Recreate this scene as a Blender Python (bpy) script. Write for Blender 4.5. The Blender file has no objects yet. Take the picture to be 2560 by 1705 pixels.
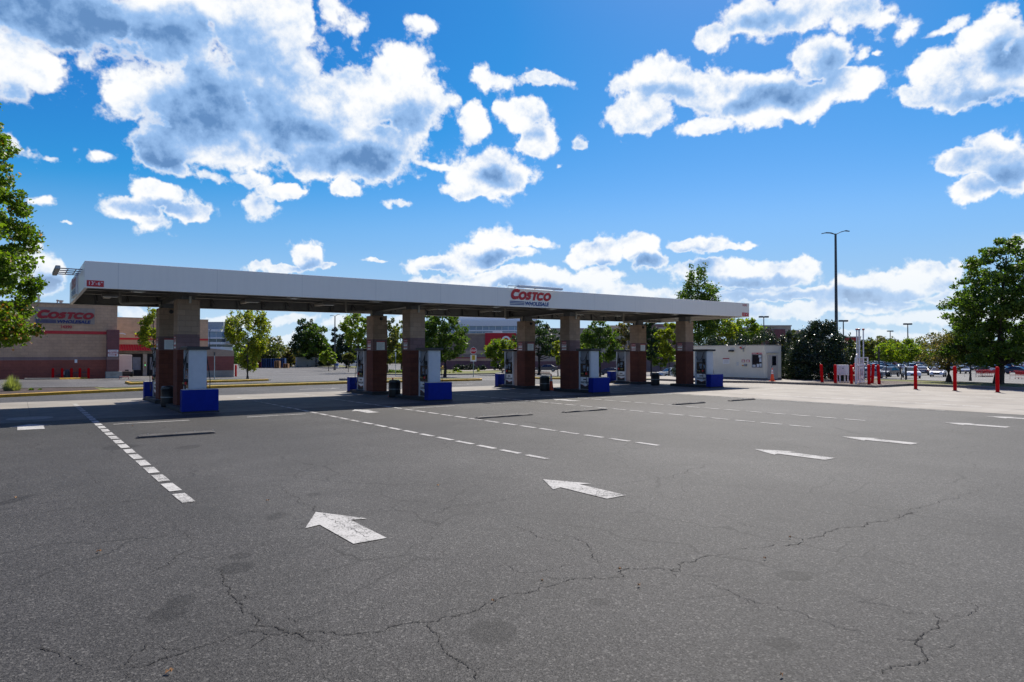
import bpy, bmesh, math, random
import numpy as np
from mathutils import Vector, Matrix

sc = bpy.context.scene
COL = sc.collection
rad = math.radians

# ------------------------------------------------------------------ camera
F = 1680.0 / 2560.0 * 36.0
PITCH = rad(1.05)
CAMH = 2.05
YAW = math.atan2(0.5938, 0.8046)          # x runs along the canopy, y along the fuelling lanes
cam_d = bpy.data.cameras.new("camera")
cam_d.sensor_width = 36.0
cam_d.lens = F
cam_d.clip_end = 6000.0
cam_d.clip_start = 0.05
cam = bpy.data.objects.new("camera", cam_d)
COL.objects.link(cam)
cam.location = (0, 0, CAMH)
cam.rotation_euler = (rad(90) + PITCH, 0, -YAW)
sc.camera = cam

# ------------------------------------------------------------------ exposure
vs = sc.view_settings
sc.display_settings.display_device = 'sRGB'
vs.view_transform = 'Standard'
vs.look = 'None'
vs.exposure = 0.5
vs.gamma = 1.0
vs.use_curve_mapping = False

# ------------------------------------------------------------------ sun
SUNV = Vector((0.66, 0.44, 1.0)).normalized()
sun_d = bpy.data.lights.new("sun", 'SUN')
sun_d.energy = 5.0
sun_d.angle = rad(0.53)
sun_d.color = (1.0, 0.93, 0.82)
sun = bpy.data.objects.new("sun", sun_d)
COL.objects.link(sun)
sun.rotation_euler = SUNV.to_track_quat('Z', 'Y').to_euler()
sun.location = (20, 20, 60)

# ------------------------------------------------------------------ projection helpers (photograph is 2560 wide)
RX, RY = math.cos(YAW), -math.sin(YAW)     # camera right in world
FX, FY = math.sin(YAW), math.cos(YAW)      # camera forward in world
def ray(px, py):
    u = (px - 1280.0) / 1680.0
    v = (852.5 - py) / 1680.0
    return u, math.cos(PITCH) - v * math.sin(PITCH), math.sin(PITCH) + v * math.cos(PITCH)
def w2(lat, d):
    return (lat * RX + d * FX, lat * RY + d * FY)
def terr(x, y):
    d = FX * x + FY * y
    if d <= 50: return 0.0
    lat = RX * x + RY * y
    t = min(1, max(0, lat / 25.0)); t = t * t * (3 - 2 * t)
    A = 1.2 + 1.0 * t
    return -A * (1 - math.exp(-(d - 50) / 45.0))
def G(px, py, z=None):
    """ground point seen at a pixel (z given: on that level)"""
    u, f, w = ray(px, py)
    if z is not None:
        t = (z - CAMH) / w
        x, y = w2(u * t, f * t)
        return Vector((x, y, z))
    t = 1.0
    for i in range(4000):
        x, y = w2(u * t, f * t)
        if CAMH + w * t <= terr(x, y): break
        t += 0.1
    return Vector((x, y, terr(x, y)))
def PD(px, d, py=883):
    u, f, w = ray(px, py)
    return w2(u * d / f, d)
def Z(py, d, px=1280):
    u, f, w = ray(px, py)
    return CAMH + w * d / f
def depth(p):
    return FX * p[0] + FY * p[1]

# ------------------------------------------------------------------ node helpers
def N(nt, typ, **kw):
    n = nt.nodes.new(typ)
    for k, v in kw.items():
        setattr(n, k, v)
    return n
def setin(n, i, v):
    n.inputs[i].default_value = v
def math_n(nt, op, a=None, b=None, c=None, clamp=False):
    n = nt.nodes.new('ShaderNodeMath'); n.operation = op; n.use_clamp = clamp
    for i, v in enumerate((a, b, c)):
        if v is None: continue
        if hasattr(v, 'is_linked') or hasattr(v, 'links'):
            nt.links.new(v, n.inputs[i])
        else:
            n.inputs[i].default_value = v
    return n.outputs[0]
def mixc(nt, fac, a, b, mode='MIX'):
    n = nt.nodes.new('ShaderNodeMix'); n.data_type = 'RGBA'; n.blend_type = mode
    for s, v in ((n.inputs[0], fac), (n.inputs[6], a), (n.inputs[7], b)):
        if hasattr(v, 'links'): nt.links.new(v, s)
        elif isinstance(v, (int, float)): s.default_value = v
        else: s.default_value = (v[0], v[1], v[2], 1)
    return n.outputs[2]
def ramp(nt, fac, lo, hi, a=0.0, b=1.0):
    n = nt.nodes.new('ShaderNodeMapRange'); n.interpolation_type = 'SMOOTHSTEP'
    nt.links.new(fac, n.inputs[0])
    n.inputs[1].default_value = lo; n.inputs[2].default_value = hi
    n.inputs[3].default_value = a; n.inputs[4].default_value = b
    return n.outputs[0]

# ------------------------------------------------------------------ world: physical sky with cumulus clouds by direction
world = bpy.data.worlds.new("World"); sc.world = world; world.use_nodes = True
nt = world.node_tree
for n in list(nt.nodes): nt.nodes.remove(n)
out = N(nt, 'ShaderNodeOutputWorld'); bg = N(nt, 'ShaderNodeBackground')
bg.inputs[1].default_value = 0.07
nt.links.new(bg.outputs[0], out.inputs[0])
sky = N(nt, 'ShaderNodeTexSky'); sky.sky_type = 'NISHITA'; sky.sun_disc = False
sky.sun_elevation = math.asin(SUNV.z)
sky.sun_rotation = math.atan2(SUNV.x, SUNV.y)
sky.altitude = 50; sky.air_density = 1.0; sky.dust_density = 0.4; sky.ozone_density = 2.5
tc = N(nt, 'ShaderNodeTexCoord')
V = tc.outputs['Generated']
def dot(vec):
    n = nt.nodes.new('ShaderNodeVectorMath'); n.operation = 'DOT_PRODUCT'
    nt.links.new(V, n.inputs[0]); n.inputs[1].default_value = vec
    return n.outputs['Value']
lat = dot((RX, RY, 0)); fwd = dot((FX, FY, 0)); upz = dot((0, 0, 1))
az = math_n(nt, 'ARCTAN2', lat, fwd)
el = math_n(nt, 'ARCSINE', upz)
comb = N(nt, 'ShaderNodeCombineXYZ'); nt.links.new(az, comb.inputs[0]); nt.links.new(el, comb.inputs[1])
def noise(vec, scale, detail, rough=0.55, outp=0, dist=0.0):
    n = N(nt, 'ShaderNodeTexNoise'); nt.links.new(vec, n.inputs['Vector'])
    n.inputs['Scale'].default_value = scale; n.inputs['Detail'].default_value = detail
    n.inputs['Roughness'].default_value = rough; n.inputs['Distortion'].default_value = dist
    return n.outputs[outp]
# warp the direction a little so that outlines billow
wn = noise(V, 11, 5, 0.6, 1)
wsub = N(nt, 'ShaderNodeVectorMath', operation='SUBTRACT'); nt.links.new(wn, wsub.inputs[0]); wsub.inputs[1].default_value = (.5, .5, .5)
wma = N(nt, 'ShaderNodeVectorMath', operation='MULTIPLY_ADD'); nt.links.new(wsub.outputs[0], wma.inputs[0])
wma.inputs[1].default_value = (.085, .060, 0); nt.links.new(comb.outputs[0], wma.inputs[2])
Pw = wma.outputs[0]
def blob_field(blobs, k=0.25):
    acc = None
    for (cx, cy, rx, ry, w) in blobs:
        if w < 1 and k == 0.22 and rx < 62 and cy < 620: w *= .72; rx *= 1.12; ry *= 1.12
        u, f, up = ray(cx, cy)
        a0 = math.atan2(u, f); e0 = math.atan2(up, math.hypot(u, f))
        s = 1 + u * u
        ax = rx / 1680.0 / s; ay = ry / 1680.0 / math.sqrt(s)
        m = N(nt, 'ShaderNodeVectorMath', operation='MULTIPLY_ADD')
        nt.links.new(Pw, m.inputs[0]); m.inputs[1].default_value = (1 / ax, 1 / ay, 0)
        m.inputs[2].default_value = (-a0 / ax, -e0 / ay, 0)
        d = N(nt, 'ShaderNodeVectorMath', operation='DOT_PRODUCT')
        nt.links.new(m.outputs[0], d.inputs[0]); nt.links.new(m.outputs[0], d.inputs[1])
        v = math_n(nt, 'MULTIPLY_ADD', d.outputs['Value'], -w, w)
        if acc is None: acc = math_n(nt, 'MAXIMUM', v, -1.0)
        else: acc = math_n(nt, 'SMOOTH_MAX', acc, v, k)
    return acc
CL = [  # centre x, y, radius x, y in photograph units, weight
 (130,30,330,95,1),(40,150,100,85,1),(110,170,75,65,1),(50,215,60,45,.9),(200,150,60,30,.6),
 (420,60,170,110,1),(620,60,190,120,1),(480,250,220,130,1),(310,240,80,90,1),(420,370,120,70,1),(560,330,200,100,1),
 (700,190,180,120,1),(760,320,220,110,1),(860,420,210,52,1),(990,190,85,80,1),(1040,280,80,110,1),(960,380,130,60,1),
 (720,60,80,90,1),(880,250,140,90,1),(460,425,60,22,.9),(710,478,60,25,1),(870,482,60,28,1),(640,440,60,25,.9),
 (840,25,45,45,.8),(880,75,38,32,.8),(1030,70,45,26,.8),
 (390,485,95,42,1),(340,525,95,35,1),(480,530,80,30,.9),(390,560,60,26,.9),
 (560,445,38,20,.8),(665,520,48,38,.9),(645,462,25,12,.7),(225,400,48,20,.8),(118,392,22,10,.7),(100,516,42,12,.7),(155,568,20,6,.7),(50,362,32,32,.9),(998,507,28,9,.7),
 (1240,215,60,25,.9),(1350,215,80,22,.9),(1205,200,22,30,.8),(1175,300,55,45,1),(1300,285,85,38,1),(1345,350,60,55,1),(1100,415,55,16,.8),
 (1220,430,120,72,1),(1170,475,90,25,.9),(1450,363,22,18,.8),(1405,422,14,9,.7),(1120,270,20,30,.6),
 (1640,205,105,62,1),(1600,290,85,58,1),(1560,210,40,35,.9),(1750,230,120,60,1),(1900,250,170,72,1),(2050,150,100,68,1),(2140,215,110,52,1),(1750,325,95,32,.9),(1900,320,60,22,.8),(2010,260,150,50,1),
 (1780,105,60,42,1),(1880,55,110,52,1),(2010,30,120,50,1),(2130,30,90,50,1),(2200,50,60,30,.8),(2290,62,40,25,.8),
 (2360,160,85,52,1),(2480,90,100,52,1),(2480,170,120,75,1),(2300,235,75,40,1),(2400,220,110,48,1),(2560,150,60,90,1),(2380,60,60,18,.8),(2155,130,22,14,.8),(2195,130,22,9,.8),
 (2420,405,90,42,1),(2500,370,90,50,1),(2540,430,100,75,1),(2450,475,80,38,1),
 (1200,640,100,45,1),(1300,602,105,24,.9),(1230,600,60,30,.9),(1100,668,100,28,1),(1300,635,60,22,.8),
 (1500,630,80,48,1),(1600,612,72,38,1),(1640,650,60,28,.9),(1455,655,50,30,.9),(1750,610,85,24,.9),(1845,615,75,15,.8),
 (1780,680,125,45,1),(1900,690,185,45,1),(2010,668,90,32,1),
 (2200,720,160,45,1),(2330,690,110,46,1),(2410,660,48,34,.9),(2120,742,100,28,.9),(2570,615,45,32,.9),
 (1300,700,200,32,1),(1450,715,150,32,1),(1600,735,120,28,.9),(1700,752,220,22,.8),(2050,772,330,24,.85),(2350,800,330,26,.8),(1100,718,170,24,.8),
 (1500,775,420,18,.9),(1950,735,260,20,.9),(2420,745,190,26,.95),(1250,745,260,20,.9),(2250,845,420,16,.7),(1500,690,80,22,.8),
 (95,690,80,52,1),(60,640,40,20,.7),(770,642,62,38,1),(680,665,85,15,.8),(820,668,32,12,.7),(942,645,48,9,.7),
 (545,795,90,20,.8),(720,800,110,18,.7),(720,845,120,16,.7),(340,790,60,24,.8),(860,815,60,20,.7),(1000,800,60,25,.7),(700,870,300,10,.5),(30,800,80,30,.8),
]
SH = [
 (170,50,290,75,1),(460,100,120,60,.7),(560,250,170,110,.85),(430,320,110,70,.7),(400,385,110,42,.9),(700,330,150,70,.7),(860,405,190,45,1.0),(1000,310,80,60,.6),
 (640,180,120,80,.5),(60,230,70,30,.4),
 (380,520,120,22,.8),(420,555,60,18,.5),(1980,235,130,40,.9),(2080,180,50,45,.7),(1850,270,90,22,.5),(1245,440,55,30,.6),(1340,320,30,20,.3),(1620,655,70,22,.8),(1540,665,60,16,.5),
 (1850,715,170,22,.85),(1730,655,60,30,.5),(1250,650,60,22,.7),(2500,430,90,60,.7),(2200,745,150,25,.8),(2380,715,80,20,.5),(2530,120,60,40,.4),(2440,240,90,18,.4),
 (1330,725,160,18,.6),(1900,745,260,12,.5),(2400,770,180,12,.45),(110,720,60,22,.6),(1100,690,80,15,.5),(780,665,50,14,.4),(1900,60,80,18,.3),(1660,230,50,16,.3),
]
D = blob_field(CL, 0.22)
# unseen clouds behind and above the view, added to set the ambient light
big = noise(V, 2.6, 2, 0.5)
aza = math_n(nt, 'ABSOLUTE', az)
om = math_n(nt, 'MAXIMUM', ramp(nt, aza, 0.80, 1.05), ramp(nt, el, 0.62, 0.85))
om2 = math_n(nt, 'MULTIPLY', om, ramp(nt, el, -0.02, 0.05))
off = math_n(nt, 'MULTIPLY_ADD', math_n(nt, 'SUBTRACT', big, 0.50), 6.0, 0.0)
off = math_n(nt, 'MULTIPLY_ADD', math_n(nt, 'SUBTRACT', om2, 1.0), 3.0, off)
D = math_n(nt, 'MULTIPLY_ADD', math_n(nt, 'MAXIMUM', math_n(nt, 'SUBTRACT', D, 0.22), 0.0), 1.6, math_n(nt, 'ADD', D, 0.26))
D = math_n(nt, 'MAXIMUM', D, off)
n1 = noise(V, 26, 9, 0.62)
n2 = noise(V, 70, 6, 0.65)
n0 = noise(V, 9, 4, 0.5)
vor = N(nt, 'ShaderNodeTexVoronoi', feature='SMOOTH_F1'); nt.links.new(noise(V, 10, 3, 0.6, 1), vor.inputs['Vector'])
wv = N(nt, 'ShaderNodeVectorMath', operation='MULTIPLY_ADD'); nt.links.new(wn, wv.inputs[0]); wv.inputs[1].default_value = (.05, .05, .05); nt.links.new(V, wv.inputs[2])
nt.links.new(wv.outputs[0], vor.inputs['Vector']); vor.inputs['Scale'].default_value = 40; vor.inputs['Smoothness'].default_value = 0.4
vor.inputs['Detail'].default_value = 2.5; vor.inputs['Roughness'].default_value = 0.6
Dn = math_n(nt, 'MULTIPLY_ADD', math_n(nt, 'SUBTRACT', n1, 0.5), 2.1, D)
Dn = math_n(nt, 'MULTIPLY_ADD', math_n(nt, 'SUBTRACT', 0.42, vor.outputs['Distance']), 0.85, Dn)
Dn = math_n(nt, 'MULTIPLY_ADD', math_n(nt, 'SUBTRACT', n2, 0.5), 1.25, Dn)
cover = ramp(nt, Dn, -0.24, 0.80)
S = blob_field(SH, 0.3)
S2 = math_n(nt, 'MULTIPLY_ADD', math_n(nt, 'SUBTRACT', n1, 0.5), 0.55, math_n(nt, 'MULTIPLY_ADD', math_n(nt, 'SUBTRACT', n0, 0.5), 0.9, S))
# relief: every lump is bright where it thins towards the sun above and grey underneath
def up_noise(scale, detail, rough, dz):
    a = N(nt, 'ShaderNodeVectorMath', operation='ADD'); nt.links.new(V, a.inputs[0]); a.inputs[1].default_value = (SUNV.x*dz*.4, SUNV.y*dz*.4, dz)
    return noise(a.outputs[0], scale, detail, rough)
e1 = math_n(nt, 'SUBTRACT', noise(V, 26, 5, .55), up_noise(26, 5, .55, .011))
e0 = math_n(nt, 'SUBTRACT', n0, up_noise(9, 4, .5, .034))
e2 = math_n(nt, 'SUBTRACT', n2, up_noise(70, 6, .65, .004))
relief = math_n(nt, 'MULTIPLY_ADD', e1, 1.25, math_n(nt, 'MULTIPLY_ADD', e0, 1.7, math_n(nt, 'MULTIPLY', e2, .35)))
S2 = math_n(nt, 'MULTIPLY_ADD', ramp(nt, Dn, 0.5, 2.2), 0.22, S2)
base_sh = ramp(nt, S2, -0.60, 1.30)
inner = ramp(nt, Dn, 0.05, 1.0)
sh_ = math_n(nt, 'MULTIPLY_ADD', relief, -1.0, math_n(nt, 'MULTIPLY_ADD', base_sh, .86, .13))
shade = math_n(nt, 'MULTIPLY', math_n(nt, 'MAXIMUM', sh_, 0.0), inner, clamp=True)
cc = mixc(nt, ramp(nt, shade, .02, .66), (10.1, 10.2, 10.25), (3.3, 5.4, 8.8))
cc = mixc(nt, ramp(nt, shade, .55, 1.2), cc, (.75, 2.0, 4.5))
# far clouds low over the horizon lose contrast in the air
cc = mixc(nt, ramp(nt, el, 0.0, 0.16, .65, 0), cc, (7.0, 8.3, 9.6))
# deepen the clear sky the way the photograph's does
hs = N(nt, 'ShaderNodeHueSaturation'); nt.links.new(sky.outputs[0], hs.inputs['Color'])
hs.inputs['Saturation'].default_value = 1.35; hs.inputs['Value'].default_value = 1.0
sp = N(nt, 'ShaderNodeSeparateColor'); nt.links.new(hs.outputs[0], sp.inputs[0])
jn = N(nt, 'ShaderNodeCombineColor')
nt.links.new(math_n(nt, 'MAXIMUM', math_n(nt, 'MULTIPLY_ADD', sp.outputs[0], 1.55, -1.75), math_n(nt, 'MULTIPLY', sp.outputs[0], 0.30)), jn.inputs[0])
nt.links.new(math_n(nt, 'MULTIPLY_ADD', sp.outputs[1], 1.13, -0.60), jn.inputs[1])
nt.links.new(math_n(nt, 'MULTIPLY_ADD', sp.outputs[2], 1.08, 0.55), jn.inputs[2])
skyc = mixc(nt, ramp(nt, el, 0.06, 0.24, 1, 0), jn.outputs[0], (2.0, 4.85, 8.7))
skyc = mixc(nt, ramp(nt, el, -0.005, 0.165, 1, 0), skyc, (5.9, 7.7, 9.3))
fin = mixc(nt, cover, skyc, cc)
nt.links.new(fin, bg.inputs[0])

world.cycles.sampling_method = 'MANUAL'; world.cycles.sample_map_resolution = 256

# ------------------------------------------------------------------ materials
MATS = {}
def base_mat(name):
    m = bpy.data.materials.new(name); m.use_nodes = True
    t = m.node_tree
    for n in list(t.nodes): t.nodes.remove(n)
    o = N(t, 'ShaderNodeOutputMaterial'); b = N(t, 'ShaderNodeBsdfPrincipled')
    t.links.new(b.outputs[0], o.inputs[0])
    return m, t, b
def mat(name, col, rough=0.6, metal=0.0, var=0.12, scale=3.0, bump=0.0, bscale=40.0, spec=0.5, emit=0.0, coat=0.0, fine=0.0):
    """paint / metal / plastic with uneven tone, a little dirt and optional grain"""
    if name in MATS: return MATS[name]
    m, t, b = base_mat(name)
    co = N(t, 'ShaderNodeTexCoord').outputs['Object']
    n = N(t, 'ShaderNodeTexNoise'); t.links.new(co, n.inputs['Vector']); n.inputs['Scale'].default_value = scale; n.inputs['Detail'].default_value = 6; n.inputs['Roughness'].default_value = 0.65
    c2 = tuple(c * (1 - var * 1.6) for c in col); c1 = tuple(min(1, c * (1 + var)) for c in col)
    c = mixc(t, ramp(t, n.outputs[0], 0.25, 0.75), c2, c1)
    if fine > 0:
        n3 = N(t, 'ShaderNodeTexNoise'); t.links.new(co, n3.inputs['Vector']); n3.inputs['Scale'].default_value = bscale; n3.inputs['Detail'].default_value = 4
        c = mixc(t, math_n(t, 'MULTIPLY', ramp(t, n3.outputs[0], 0.35, 0.65), fine), c, tuple(x * 0.45 for x in col))
    t.links.new(c, b.inputs['Base Color'])
    b.inputs['Roughness'].default_value = rough; b.inputs['Metallic'].default_value = metal
    b.inputs['Specular IOR Level'].default_value = spec
    if coat: b.inputs['Coat Weight'].default_value = coat; b.inputs['Coat Roughness'].default_value = 0.05
    if emit:
        b.inputs['Emission Color'].default_value = (col[0], col[1], col[2], 1); b.inputs['Emission Strength'].default_value = emit
    if bump:
        n4 = N(t, 'ShaderNodeTexNoise'); t.links.new(co, n4.inputs['Vector']); n4.inputs['Scale'].default_value = bscale; n4.inputs['Detail'].default_value = 5
        bp = N(t, 'ShaderNodeBump'); bp.inputs['Strength'].default_value = bump; bp.inputs['Distance'].default_value = 0.02
        t.links.new(n4.outputs[0], bp.inputs['Height']); t.links.new(bp.outputs[0], b.inputs['Normal'])
    MATS[name] = m
    return m

def band_block_mat(name, bands, bw=0.4, bh=0.2, mortar=0.012, mort_dark=0.7, var=0.25, rough=0.9, vert=None):
    """block or brick wall; bands = [(upper z, colour), ...] from the ground up"""
    if name in MATS: return MATS[name]
    m, t, b = base_mat(name)
    geo = N(t, 'ShaderNodeNewGeometry')
    sep = N(t, 'ShaderNodeSeparateXYZ'); t.links.new(geo.outputs['Position'], sep.inputs[0])
    xy = math_n(t, 'ADD', sep.outputs[0], sep.outputs[1])
    cmb = N(t, 'ShaderNodeCombineXYZ'); t.links.new(xy, cmb.inputs[0]); t.links.new(sep.outputs[2], cmb.inputs[1])
    br = N(t, 'ShaderNodeTexBrick'); t.links.new(cmb.outputs[0], br.inputs['Vector'])
    br.inputs['Scale'].default_value = 1.0; br.inputs['Mortar Size'].default_value = mortar
    br.inputs['Brick Width'].default_value = bw; br.inputs['Row Height'].default_value = bh
    br.inputs['Color1'].default_value = (1, 1, 1, 1); br.inputs['Color2'].default_value = (1 - var, 1 - var, 1 - var, 1)
    br.inputs['Mortar'].default_value = (mort_dark, mort_dark, mort_dark, 1); br.inputs['Mortar Smooth'].default_value = 0.3
    c = None
    for i, (zt, colr) in enumerate(bands):
        if c is None: c = colr
        else:
            f = math_n(t, 'GREATER_THAN', sep.outputs[2], bands[i - 1][0])
            c = mixc(t, f, c, colr)
    n = N(t, 'ShaderNodeTexNoise'); t.links.new(geo.outputs['Position'], n.inputs['Vector']); n.inputs['Scale'].default_value = 0.7; n.inputs['Detail'].default_value = 8; n.inputs['Roughness'].default_value = .7
    nf = N(t, 'ShaderNodeTexNoise'); t.links.new(geo.outputs['Position'], nf.inputs['Vector']); nf.inputs['Scale'].default_value = 45; nf.inputs['Detail'].default_value = 4
    c = mixc(t, 1.0, c, br.outputs['Color'], 'MULTIPLY')
    gv = math_n(t, 'MULTIPLY_ADD', ramp(t, n.outputs[0], 0.3, 0.7), 0.25, 0.82)
    gv2 = math_n(t, 'MULTIPLY', gv, math_n(t, 'MULTIPLY_ADD', nf.outputs[0], 0.5, 0.75))
    g = N(t, 'ShaderNodeCombineColor')
    for i in range(3): t.links.new(gv2, g.inputs[i])
    c = mixc(t, 1.0, c, g.outputs[0], 'MULTIPLY')
    t.links.new(c, b.inputs['Base Color'])
    b.inputs['Roughness'].default_value = rough
    bp = N(t, 'ShaderNodeBump'); bp.inputs['Strength'].default_value = 0.6; bp.inputs['Distance'].default_value = 0.02
    hh = math_n(t, 'MULTIPLY_ADD', nf.outputs[0], 0.8, math_n(t, 'MULTIPLY', br.outputs['Fac'], -1.0))
    t.links.new(hh, bp.inputs['Height']); t.links.new(bp.outputs[0], b.inputs['Normal'])
    MATS[name] = m
    return m

def leaf_mat(name, dark, light, yellow=None, trans=0.5, rough=0.5, spec=0.4, yamt=0.15):
    if name in MATS: return MATS[name]
    m = bpy.data.materials.new(name); m.use_nodes = True
    t = m.node_tree
    for n in list(t.nodes): t.nodes.remove(n)
    o = N(t, 'ShaderNodeOutputMaterial'); b = N(t, 'ShaderNodeBsdfPrincipled'); tr = N(t, 'ShaderNodeBsdfTranslucent'); mx = N(t, 'ShaderNodeMixShader')
    geo = N(t, 'ShaderNodeNewGeometry')
    rnd = geo.outputs['Random Per Island']
    n = N(t, 'ShaderNodeTexNoise'); t.links.new(geo.outputs['Position'], n.inputs['Vector']); n.inputs['Scale'].default_value = 0.9; n.inputs['Detail'].default_value = 3
    f = math_n(t, 'MULTIPLY_ADD', rnd, 0.55, math_n(t, 'MULTIPLY_ADD', n.outputs[0], 1.2, -0.38), clamp=True)
    c = mixc(t, f, dark, light)
    if yellow:
        fy = math_n(t, 'GREATER_THAN', math_n(t, 'FRACT', math_n(t, 'MULTIPLY', rnd, 37.7)), 1 - yamt)
        c = mixc(t, fy, c, yellow)
    t.links.new(c, b.inputs['Base Color']); b.inputs['Roughness'].default_value = rough; b.inputs['Specular IOR Level'].default_value = spec
    tcol = mixc(t, 1.0, c, (1.5, 1.75, 0.5), 'MULTIPLY')
    t.links.new(tcol, tr.inputs[0])
    mx.inputs[0].default_value = trans
    t.links.new(b.outputs[0], mx.inputs[1]); t.links.new(tr.outputs[0], mx.inputs[2]); t.links.new(mx.outputs[0], o.inputs[0])
    MATS[name] = m
    return m

# ------------------------------------------------------------------ mesh builder
class MB:
    def __init__(s): s.v = []; s.f = []; s.mi = []; s.mats = []
    def mslot(s, m):
        if m not in s.mats: s.mats.append(m)
        return s.mats.index(m)
    def add(s, vs_, fs, m=None):
        k = len(s.v); s.v += [tuple(p) for p in vs_]
        i = s.mslot(m) if m is not None else 0
        for f in fs: s.f.append([k + j for j in f]); s.mi.append(i)
    def box(s, x0, x1, y0, y1, z0, z1, m=None):
        s.add([(x0,y0,z0),(x1,y0,z0),(x1,y1,z0),(x0,y1,z0),(x0,y0,z1),(x1,y0,z1),(x1,y1,z1),(x0,y1,z1)],
              [(0,3,2,1),(4,5,6,7),(0,1,5,4),(1,2,6,5),(2,3,7,6),(3,0,4,7)], m)
    def obox(s, c, ax, ay, az_, m=None):
        """oriented box: centre and three half-axis vectors"""
        c = Vector(c); ax = Vector(ax); ay = Vector(ay); az_ = Vector(az_)
        P = [c + sx*ax + sy*ay + sz*az_ for sz in (-1,1) for (sx,sy) in ((-1,-1),(1,-1),(1,1),(-1,1))]
        s.add(P, [(0,3,2,1),(4,5,6,7),(0,1,5,4),(1,2,6,5),(2,3,7,6),(3,0,4,7)], m)
    def tube(s, pts, r, n=8, m=None, cap=True):
        pts = [Vector(p) for p in pts]
        rs = [float(q) for q in (r if isinstance(r, (list, tuple)) else [r]*len(pts))]
        rings = []
        for i, p in enumerate(pts):
            d = (pts[min(i+1,len(pts)-1)] - pts[max(i-1,0)]).normalized()
            a = d.cross(Vector((0,0,1)))
            if a.length < 1e-3: a = d.cross(Vector((1,0,0)))
            a.normalize(); b_ = d.cross(a).normalized()
            rings.append([p + rs[i]*(math.cos(2*math.pi*k/n)*a + math.sin(2*math.pi*k/n)*b_) for k in range(n)])
        vs_ = [q for rg in rings for q in rg]; fs = []
        for i in range(len(rings)-1):
            for k in range(n):
                k2 = (k+1) % n
                fs.append((i*n+k, i*n+k2, (i+1)*n+k2, (i+1)*n+k))
        if cap:
            fs.append(tuple(range(n-1,-1,-1))); fs.append(tuple((len(rings)-1)*n + k for k in range(n)))
        s.add(vs_, fs, m)
    def lathe(s, prof, c=(0,0,0), n=20, m=None, axis='z'):
        vs_ = []; fs = []
        for (r, z) in prof:
            for k in range(n):
                a = 2*math.pi*k/n
                p = (r*math.cos(a), r*math.sin(a), z)
                if axis == 'x': p = (z, r*math.cos(a), r*math.sin(a))
                if axis == 'y': p = (r*math.cos(a), z, r*math.sin(a))
                vs_.append((c[0]+p[0], c[1]+p[1], c[2]+p[2]))
        L = len(prof)
        for i in range(L-1):
            for k in range(n):
                k2 = (k+1) % n; fs.append((i*n+k, i*n+k2, (i+1)*n+k2, (i+1)*n+k))
        if prof[0][0] > 1e-4: fs.append(tuple(range(n-1,-1,-1)))
        if prof[-1][0] > 1e-4: fs.append(tuple((L-1)*n+k for k in range(n)))
        s.add(vs_, fs, m)
    def prism(s, poly, z0, z1, m=None):
        n = len(poly)
        s.add([(p[0],p[1],z0) for p in poly] + [(p[0],p[1],z1) for p in poly],
              [tuple(range(n-1,-1,-1)), tuple(range(n,2*n))] + [(i,(i+1)%n,n+(i+1)%n,n+i) for i in range(n)], m)
    def build(s, name, m=None, parent=None, loc=None, smooth=False, bevel=0.0, rotz=0.0, fix=True):
        me = bpy.data.meshes.new(name); me.from_pydata(s.v, [], s.f)
        ms = s.mats if s.mats else ([m] if m else [])
        for q in ms: me.materials.append(q)
        if len(s.mats) > 1: me.polygons.foreach_set('material_index', s.mi)
        me.validate()
        if fix:
            bm = bmesh.new(); bm.from_mesh(me); bmesh.ops.recalc_face_normals(bm, faces=bm.faces); bm.to_mesh(me); bm.free()
        if smooth: me.polygons.foreach_set('use_smooth', [True]*len(me.polygons))
        ob = bpy.data.objects.new(name, me); COL.objects.link(ob)
        if parent is not None: ob.parent = parent
        if loc is not None: ob.location = loc
        if rotz: ob.rotation_euler = (0,0,rotz)
        if bevel:
            bv = ob.modifiers.new('bevel', 'BEVEL'); bv.width = bevel; bv.segments = 2; bv.limit_method = 'ANGLE'; bv.angle_limit = rad(40)
        if smooth and hasattr(me, 'set_sharp_from_angle'): me.set_sharp_from_angle(angle=rad(40))
        return ob
def tag(o, label=None, cat=None, group=None, kind=None):
    if label: o['label'] = label
    if cat: o['category'] = cat
    if group: o['group'] = group
    if kind: o['kind'] = kind
    return o
def empty(name, loc=(0,0,0), rotz=0.0, label=None, cat=None, group=None):
    o = bpy.data.objects.new(name, None); COL.objects.link(o); o.location = loc; o.rotation_euler = (0,0,rotz)
    o.empty_display_size = 0.3
    return tag(o, label, cat, group)
def copy_tree(o, loc=None, rotz=None, label=None, parent=None):
    c = o.copy(); COL.objects.link(c)
    if parent is not None: c.parent = parent
    if loc is not None: c.location = loc
    if rotz is not None: c.rotation_euler = (0,0,rotz)
    if label: c['label'] = label
    for ch in [q for q in bpy.data.objects if q.parent == o]:
        copy_tree(ch, parent=c)
    return c

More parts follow.
